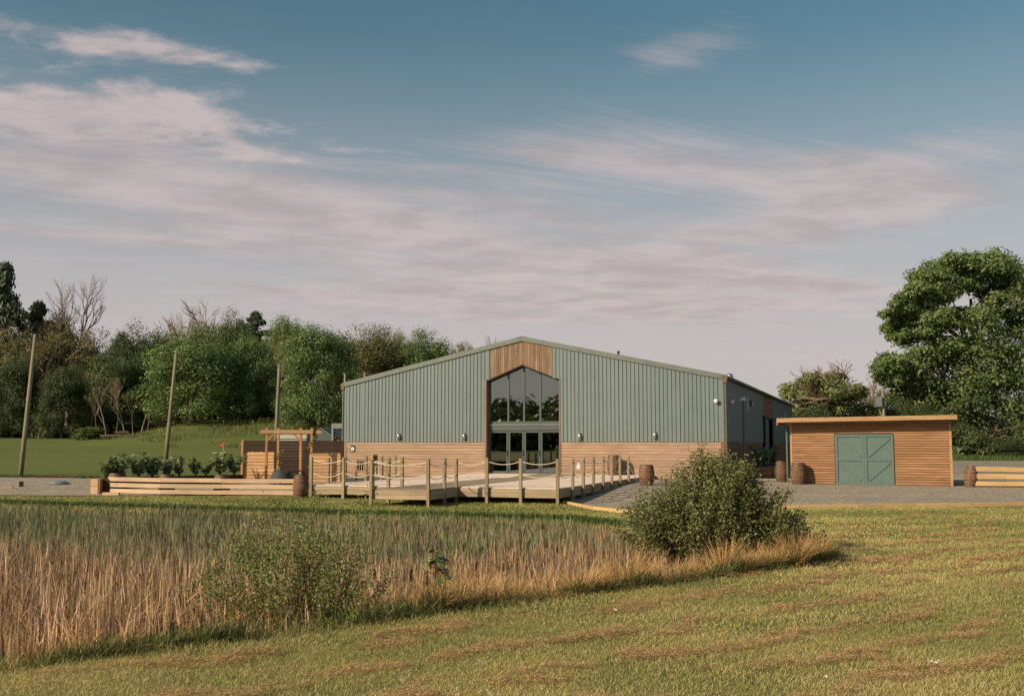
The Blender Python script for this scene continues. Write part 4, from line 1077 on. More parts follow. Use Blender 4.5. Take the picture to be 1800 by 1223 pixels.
# under-storey along the wood edge
for i, (px, top, w, m_) in enumerate(((300, 715, 70, 0), (375, 720, 80, 1), (450, 710, 80, 0), (520, 715, 70, 1), (590, 705, 80, 0), (235, 735, 60, 1), (15, 735, 60, 1), (80, 735, 60, 0))):
    place_tree('undergrowth_bush', px, 107 + (i % 2), top, w, T_dk[m_], 'dark low undergrowth bush ' + ['under the left half of the big rounded maple', 'under the right half of the big rounded maple', 'beneath the green maple right of the rounded one', 'left of the large pale green tree foot', 'beside the barn corner under the large pale tree', 'right of the saplings at the wood edge', 'at the far left picture edge', 'right of the first leaning pole foot'][i], 'undergrowth bushes', cat='bush')

# trees on the right
def px_tree(name, seed, D, blobs, mat, label, group, per, leaf, trunk_px, base_top, rtr, gaps=3, flat=.8):
    """crown built from leafy masses with their own place in depth"""
    rg = np.random.default_rng(seed); x0 = at(trunk_px, D); z0 = gz1(x0, D); o = empty(name, (x0, D, z0), 0, label, 'tree', group)
    cl = []; lim = []
    for (px, py, r_) in blobs:
        R_ = r_ / 1850 * D; spread = 4.2 if py < 700 else 3.2
        for k in range(gaps):
            dy = rg.uniform(-1, 1) * spread; q = D + dy
            c = (at(px, q) + rg.normal(0, .3) * R_ - x0, dy, 1.7 + (780 - py) / 1850 * q - z0 + rg.normal(0, .15) * R_)
            for m_ in range(3):
                d = rdirs(rg, 1)[0]; s = R_ * rg.uniform(.42, .80)
                cl.append(((c[0] + d[0] * R_ * .75, c[1] + d[1] * R_ * .75, c[2] + d[2] * R_ * .55), (s * 1.15, s * 1.15, s * flat * .8)))
            lim.append(c)
    v, f, c = clump_leaves(rg, cl, per, leaf); inst('crown', np_mesh('crown', v, f, mat, c), o)
    H = 1.7 + (780 - base_top) / 1850 * D - z0; b = MB()
    pts = [(0, 0, -.3), (.1, 0, H * .15), (-.1, .1, H * .35), (.2, 0, H * .55), (.1, .1, H * .8)]
    b.tube(pts, [rtr * 1.4, rtr, rtr * .9, rtr * .65, rtr * .25], 9)
    main = [Vector(lim[i]) for i in rg.choice(len(lim), min(26, len(lim)), replace=False)]; nodes = []
    for e in main:
        k = 1 + int(rg.integers(0, 3)); st_ = Vector(pts[k]); e = st_.lerp(e, .72); m_ = st_.lerp(e, .5) + Vector((rg.normal(0, .5), rg.normal(0, .5), .5))
        b.tube([st_, m_, e], [rtr * .32, rtr * .2, rtr * .08], 6, False); nodes += [m_, m_.lerp(e, .5), e]
    for e in [Vector(c_[0]) for c_ in cl[::2]]:
        nd = min(nodes, key=lambda q: (q - e).length); m_ = nd.lerp(e, .5) + Vector(rg.normal(0, .35, 3)) + Vector((0, 0, .25)); b.tube([nd, m_, e], [rtr * .07, rtr * .05, rtr * .015], 4, False)
    b.build('trunk', m_bark, o); return o
BIG = [(1660, 468, 26), (1695, 462, 28), (1730, 466, 30), (1768, 474, 30), (1800, 486, 30), (1835, 500, 35), (1870, 530, 45), (1636, 490, 24), (1622, 512, 22), (1650, 520, 26), (1700, 505, 24), (1760, 515, 26), (1800, 530, 32),
       (1600, 534, 20), (1585, 556, 20), (1615, 560, 24), (1650, 560, 28), (1574, 583, 18), (1600, 592, 20), (1640, 590, 22), (1690, 560, 22), (1740, 560, 30), (1790, 570, 34), (1850, 580, 50),
       (1568, 640, 24), (1562, 664, 18), (1595, 650, 30), (1635, 640, 34), (1680, 615, 36), (1730, 610, 40), (1785, 620, 40), (1620, 690, 34), (1665, 670, 42), (1720, 670, 44), (1780, 680, 46), (1840, 660, 60),
       (1590, 705, 26), (1650, 715, 34), (1700, 725, 40), (1760, 735, 44), (1820, 740, 50)]
f_big = foliage('leaf_sycamore', (.080, .122, .042), (.285, .345, .135), .42)
px_tree('sycamore_tree', 91, 100, BIG, f_big, 'huge green sycamore towering at the right picture edge', 'trees behind the shed', 190, .20, 1712, 455, .5, 5)
IVY = [(1690, 775, 26), (1712, 750, 30), (1740, 775, 32), (1775, 765, 34), (1800, 780, 34), (1835, 770, 40), (1700, 720, 26), (1725, 790, 20), (1765, 795, 18), (1690, 795, 14)]
px_tree('ivy_tree', 92, 93, IVY, f_dark, 'dark ivy clad lower tree in front of the huge sycamore', 'trees behind the shed', 170, .18, 1745, 720, .3, 3)
MID = [(1424, 674, 18), (1400, 690, 20), (1445, 685, 22), (1480, 690, 24), (1415, 720, 26), (1455, 720, 28), (1500, 715, 24), (1395, 735, 18), (1535, 725, 18), (1475, 665, 12), (1508, 690, 14)]
o_mid = px_tree('ash_tree', 93, 96, MID, foliage('leaf_ash', (.10, .125, .042), (.27, .30, .11), .4), 'rounded green tree with bare upper limbs behind the shed', 'trees behind the shed', 200, .17, 1455, 640, .4, 3)
b_ = unit_bare(94, m_twig, spread=.7, levels=5, trunk=.25, kids=4, r0=.035)
for pn, m in b_: inst('bare_limbs', m, o_mid, loc=(.9, .5, 1.2), scale=(6.2, 6.2, 8.1))
place_tree('bare_tree', 1520, 104, 655, 70, T_bare[1], 'bare twiggy tree between the rounded tree and the sycamore', 'trees behind the shed')
for px, top, w, D, ms, lab in ((1575, 700, 90, 98, T_dk[0], 'dark hedge bush left of the sycamore trunk behind the shed'), (1625, 705, 90, 97, T_dk[1], 'dark hedge bush behind the middle of the shed roof'),
                               (1675, 712, 90, 96, T_dk[0], 'dark hedge bush behind the right end of the shed roof'), (1540, 705, 60, 99, T_bud[1], 'brownish hedge bush beside the transformer pole'), (1430, 712, 100, 92, T_dk[1], 'dark hedge bush beside the barn far end'), (1380, 690, 40, 110, T_ma[1], 'small pale tree tip at the barn far corner')):
    place_tree('hedge_bush', px, D, top, w, ms, lab, 'hedge bushes behind the shed', cat='bush')
for i, px in enumerate((1760, 1810, 1860)):
    place_tree('hedge_bush', px, 90, 770, 70, T_dk[i % 2], ['low dark hedge bush at the road under the sycamore', 'low dark hedge bush at the right picture edge', 'low dark hedge bush running out past the right edge'][i], 'hedge bushes behind the shed', cat='bush')
for i, px in enumerate((1330, 1480, 1600, 1900, 2000)):
    place_tree('broadleaf_tree', px, 150, 720, 120, T_dk[i % 2], 'dark distant tree far behind the shed', 'far trees behind the shed')

# wooded hill behind the photographer: seen only as a reflection in the window
rg = np.random.default_rng(101); cl = []
for i in range(560):
    a = rg.uniform(-90, 90); bq = rg.uniform(-40, 75); px_, py_ = -118 + a * .79 + bq * .25, -100 - a * .61 + bq * .4
    q = rg.uniform(2.2, 4.5); cl.append(((px_, py_, gz1(px_, py_) + rg.uniform(.5, 5.0)), (q, q, q * .7)))
for i in range(150):                                  # tall hedge along the road behind
    a = rg.uniform(-42, 42); t_ = 118 + rg.uniform(0, 9); px_, py_ = 1.0 - .62 * t_ + .78 * a, 53 - .78 * t_ - .62 * a
    q = rg.uniform(1.2, 2.2); cl.append(((px_, py_, gz1(px_, py_) + rg.uniform(.3, 4.0)), (q, q, q * .8)))
v, f, c = clump_leaves(rg, cl, 36, 1.2); stuff(link(bpy.data.objects.new('woodland', np_mesh('woodland', v, f, f_dark, c))))
bpy.data.objects['woodland']['label'] = 'wooded hillside mirrored in the tall barn window'; bpy.data.objects['woodland']['category'] = 'woodland'

# ------------------------------------------------------------------ grasses and reeds
def blades(name, mat, x, y, z, h, w, lean, az, base, tip, droop=.3, seg=2, face=None):
    """ribbon blades; lean = sideways reach as a share of height"""
    n = len(x); B = np.stack([x, y, z], 1); dx = np.cos(az); dy = np.sin(az)
    fa = rng.uniform(0, np.pi, n) if face is None else face; sx_ = np.cos(fa) * w * .5; sy_ = np.sin(fa) * w * .5
    S = np.stack([sx_, sy_, np.zeros(n)], 1); V_ = []; C_ = []
    ts = np.linspace(0, 1, seg + 1)
    for i, t in enumerate(ts):
        off = np.stack([dx * lean * h * t ** 1.6, dy * lean * h * t ** 1.6, h * (t - droop * lean * t ** 2.2)], 1)
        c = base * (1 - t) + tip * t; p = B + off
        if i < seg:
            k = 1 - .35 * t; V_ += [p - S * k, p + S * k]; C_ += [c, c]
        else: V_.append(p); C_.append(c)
    m_ = 2 * seg + 1; V3 = np.stack(V_, 1).reshape(-1, 3); C3 = np.stack(C_, 1).reshape(-1, 3)
    tri = []
    for i in range(seg - 1): a = 2 * i; tri += [(a, a + 1, a + 3), (a, a + 3, a + 2)]
    a = 2 * (seg - 1); tri.append((a, a + 1, a + 2)); tri = np.array(tri)
    F = (np.arange(n)[:, None, None] * m_ + tri[None]).reshape(-1, 3)
    return V3, F, C3
def join(parts):
    V_, F_, C_ = [], [], []; k = 0
    for v, f, c in parts: V_.append(v); F_.append(f + k); C_.append(c); k += len(v)
    return np.concatenate(V_), np.concatenate(F_), np.concatenate(C_)
def stuffobj(name, parts, mat, label, cat):
    v, f, c = join(parts); o = link(bpy.data.objects.new(name, np_mesh(name, v, f, mat, c))); stuff(o); o['label'] = label; o['category'] = cat; return o
def scatter(x0, x1, y0, y1, dens, margin=60):
    n = int((x1 - x0) * (y1 - y0) * dens); x = rng.uniform(x0, x1, n); y = rng.uniform(y0, y1, n)
    px = 900 + 1850 * x / y; k = (px > -margin) & (px < 1800 + margin); return x[k], y[k]
KX = np.array([k[0] for k in KERB]); KY = np.array([k[1] for k in KERB])
def on_lawn(x, y):
    s = sdist(x, y); ok = s < -.02
    ky = np.interp(x, KX, KY); kx_lo = np.interp(y, [31.6, 33.6, 36.3], [3.8, 2.6, 1.75])
    ok &= ~((x > 3.6) & (y > ky - .06)); ok &= ~((y > 31.3) & (x > kx_lo - .05))
    return ok
parts = []
for (x0, x1, y0, y1, dn, hh, ww) in ((-7, 7.5, 6.3, 10.5, 3300, .034, .0046), (-4, 9.5, 10.5, 15, 1700, .038, .007), (1, 12, 15, 21, 850, .042, .010), (1.5, 17, 21, 32.4, 420, .048, .014), (-19, 3.2, 28.5, 39, 230, .06, .024)):
    x, y = scatter(x0, x1, y0, y1, dn); k = on_lawn(x, y)
    if x0 == -19: k &= (y < 36.5 + .0 * x) | (x < -6.5)
    x, y = x[k], y[k]; n = len(x)
    sw = swath(x, y) * (sstep(34, 26, y)); cut = rng.random(n) < sw * .9
    tall = sstep(-.35, -.03, sdist(x, y)); tall = np.where(y < 28, tall, tall * 1.5)
    h = hh * rng.uniform(.6, 1.5, n) * (1 + tall * 2.2 * rng.random(n)) * (.7 + .6 * fbm(x * 1.3, y * 1.3, 51, 3)); col = lawn_cols(x, y, n)
    green = np.array([.12, .155, .045]); col = col * (1 - .55 * tall[:, None]) + green * .55 * tall[:, None]
    if y0 > 20: col = col * np.where(x < 4, .80, .95)[:, None] * np.array([.92, 1.02, .9])
    br = np.array([.68, .42, .215]) * rng.uniform(.6, 1.35, n)[:, None]
    col = np.where(cut[:, None], br, col); lean = np.where(cut, rng.uniform(1.2, 3.2, n), rng.uniform(.2, 1.1, n))
    z = gz(x, y) + np.where(cut, rng.uniform(0, .06, n) * sw, 0) - .004; h = np.where(cut, .026 * rng.uniform(.5, 1.3, n) * (1 + (y > 15)), h)
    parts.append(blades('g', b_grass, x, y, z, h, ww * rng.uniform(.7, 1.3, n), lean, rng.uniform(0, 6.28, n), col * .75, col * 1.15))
for (x0, x1, y0, y1, dn, L_) in ((-7, 7.5, 6.3, 10.5, 3600, .05), (-4, 9.5, 10.5, 15, 2000, .06), (1, 13, 15, 24, 700, .09), (4, 17, 24, 32, 260, .13)):   # heaped clippings
    x, y = scatter(x0, x1, y0, y1, dn); k = on_lawn(x, y); x, y = x[k], y[k]; sw = swath(x, y); k = rng.random(len(x)) < sw ** 1.3; x, y, sw = x[k], y[k], sw[k]; n = len(x)
    br = (np.array([.70, .43, .22]) if y0 < 24 else np.array([.55, .38, .19])) * rng.uniform(.45, 1.25, n)[:, None]
    hp = sw * (.25 + .9 * fbm(x * 3, y * 3, 91, 3)) * .075
    parts.append(blades('c', b_grass, x, y, gz(x, y) + hp * rng.random(n) + .008, L_ * .28 * rng.uniform(.3, 1.2, n), (.0045 + .00035 * y) * rng.uniform(.7, 1.3, n), rng.uniform(1.5, 4.5, n), rng.uniform(0, 6.28, n), br * .9, br, .2))
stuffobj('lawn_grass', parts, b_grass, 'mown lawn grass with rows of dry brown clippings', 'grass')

NB = np.array([-.675, .738])                      # across the near bank, pointing into the pond
def across(x, y): return (x + 3.95) * NB[0] + (y - 8.2) * NB[1]
def along(x, y): return (x + 3.95) * .738 + (y - 8.2) * .675
# pale dead reed stems
x, y = scatter(-16, 5, 5, 30, 300); s = sdist(x, y); a = across(x, y); t = along(x, y)
edge = 14.0 - 7.0 * sstep(2.5, 9, t) + (fbm(x * .6, y * .6, 61, 4) - .5) * 9.0
k = (s > .12) & (a < edge) & (rng.random(len(x)) < np.where(t > 4, .62, 1.0) * (.10 + 1.5 * sstep(.36, .64, fbm(x * 2.2, y * 2.2, 63, 3))))
x, y = x[k], y[k]; n = len(x); t = along(x, y); a = across(x, y)
tipz = .34 - .40 * sstep(.5, 8, t) - .20 * sstep(3.0, 10, a) + (fbm(x * 1.6, y * 1.6, 65, 3) - .5) * .75; zb = gz(x, y); h = np.maximum(.35, (tipz - zb) * rng.uniform(.55, 1.08, n))
tan = np.array([.54, .37, .26]); org = np.array([.33, .17, .075]); f_ = rng.random(n)[:, None]; v_ = rng.uniform(.32, 1.3, n)[:, None]
v_ *= 1.12
pt = (tan * f_ + np.array([.50, .32, .18]) * (1 - f_)) * v_; pb = org * v_ * .75
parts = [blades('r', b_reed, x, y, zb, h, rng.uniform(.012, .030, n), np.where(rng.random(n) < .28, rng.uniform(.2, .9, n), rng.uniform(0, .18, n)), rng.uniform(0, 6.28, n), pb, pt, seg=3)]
i = rng.random(n) < .55                            # broken, folded leaves
parts.append(blades('r', b_reed, x[i], y[i], zb[i] + h[i] * rng.uniform(.2, .8, i.sum()), h[i] * .3, rng.uniform(.008, .018, i.sum()), rng.uniform(.8, 2.0, i.sum()), rng.uniform(0, 6.28, i.sum()), pb[i] * 1.2, pt[i]))
# a few tall stems standing clear of the rest
tx = np.array([at(p, d) for p, d in ((1068, 17), (1084, 16), (1090, 17.5), (1102, 16.5), (618, 20), (430, 25), (232, 22), (72, 24), (52, 20), (146, 23), (996, 20), (905, 22), (300, 24))]); ty = np.array([17, 16, 17.5, 16.5, 20, 25, 22, 24, 20, 23, 20, 22, 24])
n = len(tx); parts.append(blades('r', b_reed, tx, ty, gz(tx, ty), np.array([1.15, 1.25, 1.1, 1.2, 1.05, 1.25, 1.2, 1.2, 1.3, 1.1, 1.1, 1.0, 1.1]), np.full(n, .03), rng.uniform(0, .06, n), rng.uniform(0, 6, n), np.tile(org, (n, 1)), np.tile(tan, (n, 1)), seg=3))
hx, hy = scatter(-10, 4, 9, 26, 1.1); kk = (sdist(hx, hy) > .5); hx, hy = hx[kk], hy[kk]; n = len(hx)
for fz in (0.0, 1.57): parts.append(blades('h', b_reed, hx, hy, gz(hx, hy) + .85 * rng.uniform(.75, 1.05, n), np.full(n, .15), np.full(n, .035), np.zeros(n), np.zeros(n), np.tile([.10, .055, .03], (n, 1)), np.tile([.14, .08, .045], (n, 1)), seg=3, face=np.full(n, fz)))
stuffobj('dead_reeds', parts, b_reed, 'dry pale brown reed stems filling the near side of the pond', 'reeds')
# green reeds
x, y = scatter(-20, 4.6, 9, 36, 105); s = sdist(x, y); a = across(x, y); t = along(x, y)
k = (s > .35) & (rng.random(len(x)) < np.clip(sstep(7.5, 14, a + 5.5 * sstep(2.5, 9, t) + (fbm(x * .6, y * .6, 71, 4) - .5) * 10) + .05, 0, 1) * (.35 + 1.0 * fbm(x * .7, y * .7, 73, 3)))
x, y = x[k], y[k]; n = len(x); zb = gz(x, y); a = across(x, y)
tipz = -.10 - .16 * sstep(20, 30, y) + .10 * sstep(-4, -9, x); h = np.maximum(.3, (tipz - zb) * rng.uniform(.6, 1.15, n))
tone = fbm(x * .55, y * .8, 75, 3)[:, None]; h = h * (.75 + .5 * fbm(x * .8, y * .8, 77, 3)); gcol = np.array([.125, .142, .076]) * (.55 + .9 * tone) * rng.uniform(.6, 1.5, n)[:, None] + np.array([.03, .02, .0]) * rng.random(n)[:, None]
parts = [blades('r', b_reed, x, y, zb, h, rng.uniform(.020, .044, n), np.where(rng.random(n) < .15, rng.uniform(.3, .8, n), rng.uniform(.02, .28, n)), rng.uniform(0, 6.28, n), gcol * .7, gcol * 1.25, seg=3)]
x2, y2 = scatter(-20, 4.6, 10, 36, 132); s = sdist(x2, y2); k = (s > .25); x2, y2 = x2[k], y2[k]; n2 = len(x2); zb2 = gz(x2, y2)
parts.append(blades('r', b_reed, x2, y2, zb2, np.maximum(.3, (-.14 - .16 * sstep(20, 30, y2) - zb2) * rng.uniform(.5, 1.08, n2)), rng.uniform(.012, .026, n2), rng.uniform(0, .35, n2), rng.uniform(0, 6.28, n2), org * rng.uniform(.6, 1.1, n2)[:, None], tan * rng.uniform(.5, 1.15, n2)[:, None], seg=3))
stuffobj('green_reeds', parts, b_reed, 'blue green young reed leaves covering the far side of the pond', 'reeds')
# tussocks of tawny rush along the near bank
parts = []
cand = []
for _ in range(470):
    tt = rng.uniform(-3, 11.9); aa = rng.uniform(.0, 1.5) if tt > 4 else rng.uniform(.1, 3.2); dens = .45 if tt < 3 else (.85 if tt > 4.5 else .7)
    if rng.random() < dens: cand.append((tt, aa))
big = []
t_ = 4.5
while t_ < 12.0:
    big.append((t_, rng.uniform(-.05, .35))); t_ += rng.uniform(.22, .62)
for (tt, aa, bg_) in [(a_, b_, False) for a_, b_ in cand if a_ < 7 or rng.random() < .5] + [(a_, b_, True) for a_, b_ in big]:
    bx = -3.95 + .738 * tt + NB[0] * aa; by = 8.2 + .675 * tt + NB[1] * aa
    k_ = int(rng.uniform(180, 380)) if bg_ else int(rng.uniform(60, 190)); r_ = rng.uniform(.10, .22) if bg_ else rng.uniform(.08, .26); ang = rng.uniform(0, 6.28, k_); q = np.sqrt(rng.random(k_)) * r_
    x = bx + q * np.cos(ang); y = by + q * np.sin(ang); zb = np.maximum(gz(x, y), -.52 + .1 * sstep(5, 10, tt))
    H = rng.uniform(.38, .78) if bg_ else (.50 if aa < .6 else .72) * rng.uniform(.55, 1.35) * (.8 if 6.5 < tt < 11 else 1.0); h = H * rng.uniform(.5, 1.1, k_)
    gg = rng.random(k_)[:, None]; gr = rng.random() < .2; base = np.array([.24, .18, .07]) * rng.uniform(.6, 1.2, k_)[:, None]; tip = (np.array([.78, .47, .22]) * gg + np.array([.58, .32, .13]) * (1 - gg)) * rng.uniform(.65, 1.2)
    if gr: tip = tip * .45 + np.array([.16, .19, .07]) * .55
    az_ = ang + rng.normal(0, .45, k_) if bg_ else ang * .6 + rng.uniform(0, 6.28) + rng.normal(0, .8, k_)
    parts.append(blades('t', b_reed, x, y, zb - .02, h, rng.uniform(.005, .011, k_), rng.uniform(.15, 1.0, k_) * rng.uniform(.8, 1.7), az_, base, tip, .48 if bg_ else .4, seg=3))
stuffobj('rush_tussocks', parts, b_reed, 'tawny rush tussocks drooping along the near pond bank', 'rushes')
# lush green edge grass and weeds at the foot of the bank
parts = []
tt = rng.uniform(-6, 12.6, 26000); aa = rng.normal(.12, .20, 26000); x = -3.95 + .738 * tt + NB[0] * aa; y = 8.2 + .675 * tt + NB[1] * aa
sd = sdist(x, y); k = (sd > -.16) & (sd < .75) & (rng.random(len(x)) < .12 + 1.2 * sstep(.38, .62, fbm(tt * 1.1, aa, 81, 3))); x, y = x[k], y[k]; n = len(x)
col = (np.array([.085, .115, .040]) + np.array([.09, .05, .015]) * rng.random(n)[:, None]) * rng.uniform(.6, 1.6, n)[:, None]
parts.append(blades('e', b_grass, x, y, gz(x, y) - .01, rng.uniform(.09, .30, n) * (.5 + fbm(x * 1.6, y * 1.6, 83, 3)), rng.uniform(.006, .014, n), rng.uniform(.1, .9, n), rng.uniform(0, 6.28, n), col * .8, col * 1.2, seg=3))
# far bank lip
u_ = rng.random(16000); xs = np.interp(u_, [0, .25, .45, .62, .8, .92, 1], [-20, -13, -7, -2.5, 1.6, 3.2, 4.5]); ys = np.interp(xs, [-20, -13, -7, -2.5, 1.6, 3.2, 4.5], [37, 34.6, 32.6, 31.0, 29.0, 25.5, 20.5]) + rng.normal(.15, .22, 16000)
sd = sdist(xs, ys); k = (sd < .35); xs, ys = xs[k], ys[k]; n = len(xs); col = np.array([.085, .125, .036]) * rng.uniform(.6, 1.4, n)[:, None]
parts.append(blades('e', b_grass, xs, ys, gz(xs, ys) - .01, rng.uniform(.06, .18, n), rng.uniform(.012, .026, n), rng.uniform(.1, .8, n), rng.uniform(0, 6.28, n), col * .8, col * 1.2))
stuffobj('bank_grass', parts, b_grass, 'lush dark green grass along the pond banks', 'grass')

parts = []
x = rng.uniform(-44, -12, 9000); y = rng.uniform(84, 106, 9000); k = (x > -40 + (100 - y) * .8) & (fbm(x * .2, y * .2, 95, 3) > .42); x, y = x[k], y[k]; n = len(x)
col = (np.array([.11, .13, .045]) + np.array([.16, .11, .05]) * (rng.random(n)[:, None] ** 3)) * rng.uniform(.6, 1.3, n)[:, None]
parts.append(blades('f', b_grass, x, y, gz(x, y) - .02, rng.uniform(.15, .6, n), rng.uniform(.03, .07, n), rng.uniform(.1, .8, n), rng.uniform(0, 6.28, n), col * .8, col * 1.2))
x = rng.uniform(-46, -15, 7000); yb = np.interp(x, [-48, -26, -18, -12], [56.5, 53.5, 51.5, 50]); y = yb + rng.normal(.1, .25, 7000); n = 7000; col = np.where((fbm(x * .4, y * .4, 97, 2) > .5)[:, None], np.array([.055, .085, .028]), np.array([.15, .085, .045])) * rng.uniform(.6, 1.3, n)[:, None]
parts.append(blades('f', b_grass, x, y, gz(x, y) - .02, rng.uniform(.06, .26, n), rng.uniform(.02, .04, n), rng.uniform(.1, .8, n), rng.uniform(0, 6.28, n), col * .8, col * 1.2))
x = rng.uniform(24, 50, 7000); y = rng.uniform(79, 92, 7000); n = 7000; col = np.array([.075, .115, .032]) * rng.uniform(.6, 1.4, n)[:, None]
parts.append(blades('f', b_grass, x, y, gz(x, y) - .02, rng.uniform(.15, .5, n), rng.uniform(.03, .07, n), rng.uniform(.1, .8, n), rng.uniform(0, 6.28, n), col * .8, col * 1.2))
stuffobj('rough_grass', parts, b_grass, 'rough tufted grass on the far slope and field edges', 'grass')

# ------------------------------------------------------------------ shrubs by the pond
def shrub(name, x, y, seed, shoots, leafmat, per, leaf, label, thick=.012, stem=m_stem, sprig=.05, cat='shrub', z=None):
    """shoots: list of (end offset xyz, arch)"""
    rg = np.random.default_rng(seed); z = gz1(x, y) if z is None else z; o = empty(name, (x, y, z), 0, label, cat); b = MB(); P = []
    for (e, arch) in shoots:
        e = Vector(e); s = Vector((rg.normal(0, .10) + e.x * .25, rg.normal(0, .08) + e.y * .25, -.7 if abs(e.y) < 9 and z < -.2 else -.05)); m_ = s.lerp(e, .5) + Vector((0, 0, arch)) + Vector(rg.normal(0, .03, 3))
        pts = [((1 - t) ** 2) * s + 2 * t * (1 - t) * m_ + t * t * e for t in np.linspace(0, 1, 7)]
        b.tube(pts, [thick * (1 - .8 * i / 6) for i in range(7)], 4, False)
        k = max(6, int(per * (e - s).length)); tt = np.sqrt(rg.uniform(.06, 1, k)); A = np.array([tuple(p) for p in pts])
        pos = np.stack([np.interp(tt, np.linspace(0, 1, 7), A[:, i]) for i in range(3)], 1) + rg.normal(0, sprig, (k, 3)) * (.5 + .7 * tt[:, None]); P.append(pos)
        for j in range(3):                             # side twigs
            q = pts[2 + j]; d = Vector(rg.normal(0, 1, 3)).normalized() * .22 + Vector((0, 0, .10)); b.tube([q, q + d], [thick * .35, thick * .1], 3, False)
            kk = max(3, int(per * .22)); P.append(np.array(tuple(q)) + np.array(tuple(d)) * rg.uniform(.2, 1.05, (kk, 1)) + rg.normal(0, sprig * .7, (kk, 3)))
    pos = np.concatenate(P); pos = pos[pos[:, 2] > .02]; n = len(pos)
    v, f, c = leaf_quads(rg, pos, rdirs(rg, n) + np.array([-.15, -.2, .5]), leaf * rg.uniform(.6, 1.35, n), np.clip(rg.normal(.45, .24, n), 0, 1))
    inst('leaves', np_mesh('leaves', v, f, leafmat, c), o); b.build('stems', stem, o); return o
rg = np.random.default_rng(201); sh_ = []
BX, BY = 3.55, 18.2
for i in range(200):                                   # dome of arching shoots, wider than tall
    a = rg.uniform(0, 6.28); r_ = math.sqrt(rg.random()); ex = 1.50 * r_ * math.cos(a) ; ey = 1.05 * r_ * math.sin(a)
    topz = 1.50 * math.sqrt(max(0, 1 - (ex / 1.62) ** 2 * .92)) * (1 - .18 * r_ * abs(math.sin(a))) - .02
    if ex > .35: topz *= 1 - .30 * (ex - .35) / 1.15
    topz *= .78 + .42 * float(vnoise(np.array([a * 1.6 + 9]), np.array([r_ * 3.0]), 5)[0])
    sh_.append(((ex, ey, topz * rg.uniform(.30, 1.02) + .06), rg.uniform(.05, .35)))
for e in ((-.32, -.2, 1.92), (-.42, 0, 1.78), (-.20, .1, 1.70), (.0, .0, 1.74), (.18, -.1, 1.55), (-.62, -.1, 1.52), (-.75, .1, 1.45), (.30, .1, 1.62), (.12, 0, 1.80), (-.95, 0, 1.15), (-1.38, -.1, .98), (-1.5, 0, .95), (-1.62, -.1, .85), (.75, 0, 1.25), (1.0, -.1, 1.12), (.62, .05, 1.36), (.52, -.2, 1.46), (1.4, 0, .62), (1.5, -.1, .45), (.95, 0, 1.0)): sh_.append((e, rg.uniform(.0, .2)))
for i in range(46):
    a = rg.uniform(.10, 3.04); k_ = rg.uniform(.95, 1.25); ex = 1.5 * math.cos(a) * k_; ez = 1.42 * math.sin(a) ** .8 * k_ * (1 if ex < .35 else 1 - .3 * (ex - .35) / 1.15)
    sh_.append(((ex, rg.normal(0, .5), max(.2, ez)), rg.uniform(.0, .25)))
shrub('hawthorn_bush', BX, BY, 202, sh_, f_bush, 215, .031, 'big rounded leafy bush at the right end of the pond', .014, sprig=.065, cat='bush', z=-.25)
rg = np.random.default_rng(211); sh_ = []
for i in range(50):
    a = rg.uniform(-1, 1); sh_.append(((a * .85 + rg.normal(0, .06) - .08, rg.normal(0, .3), (1.42 - .5 * abs(a) ** 1.5) * rg.uniform(.55, 1.0)), rg.uniform(.1, .4)))
for e in ((.72, 0, 1.50), (.62, .1, 1.42), (.16, 0, 1.52), (-.25, 0, 1.45), (-1.0, -.1, .75), (-.9, .1, .95), (-1.15, 0, .55), (.95, 0, .75)): sh_.append((e, .25))
shrub('wild_rose', -2.15, 10.75, 212, sh_, f_rose, 125, .019, 'sparse wild rose bush with reddish stems on the near bank', .007, sprig=.040, z=-.28)
# sapling with broad leaves
x_, y_ = at(770, 11.5), 11.45; z_ = gz1(x_, y_); sp = empty('sycamore_sapling', (x_, y_, z_), 0, 'young sycamore sapling with broad leaves on the near bank', 'sapling')
MB().tube([(0, 0, -.05), (.01, 0, .3), (-.015, 0, .6), (.0, 0, .88)], [.012, .010, .008, .004], 5).build('stem', m_stem, sp)
rg = np.random.default_rng(221); b = MB(); lv = []
for i in range(34):
    hz = rg.choice([.08, .2, .62, .7, .78, .86], p=[.08, .08, .22, .24, .22, .16]) + rg.normal(0, .025); a = rg.uniform(0, 6.28); L_ = rg.uniform(.05, .13); tip = Vector((L_ * math.cos(a), L_ * math.sin(a), hz + .02))
    b.tube([(0, 0, hz - .02), tip], .0025, 3, False)
    s = rg.uniform(.045, .075); Mr = Matrix.Translation(tip) @ Matrix.Rotation(a, 4, 'Z') @ Matrix.Rotation(rg.uniform(.2, .9), 4, 'Y'); lv.append((s, Mr))
b.build('stalks', m_stem, sp)
mp = [(0, 0), (.25, .55), (.05, .95), (.6, .6), (1.0, 1.0), (1.05, .45), (1.75, 0), (1.05, -.45), (1.0, -1.0), (.6, -.6), (.05, -.95), (.25, -.55)]
lm = plain('sapling_leaf', (.13, .16, .055), .5, 0, .25, 20)
for s, Mr in lv:
    b = MB(); b.add([(p[0] * s, p[1] * s, -.12 * s * abs(p[1])) for p in mp], [tuple(range(12))], Mr); b.build('leaf', lm, sp)

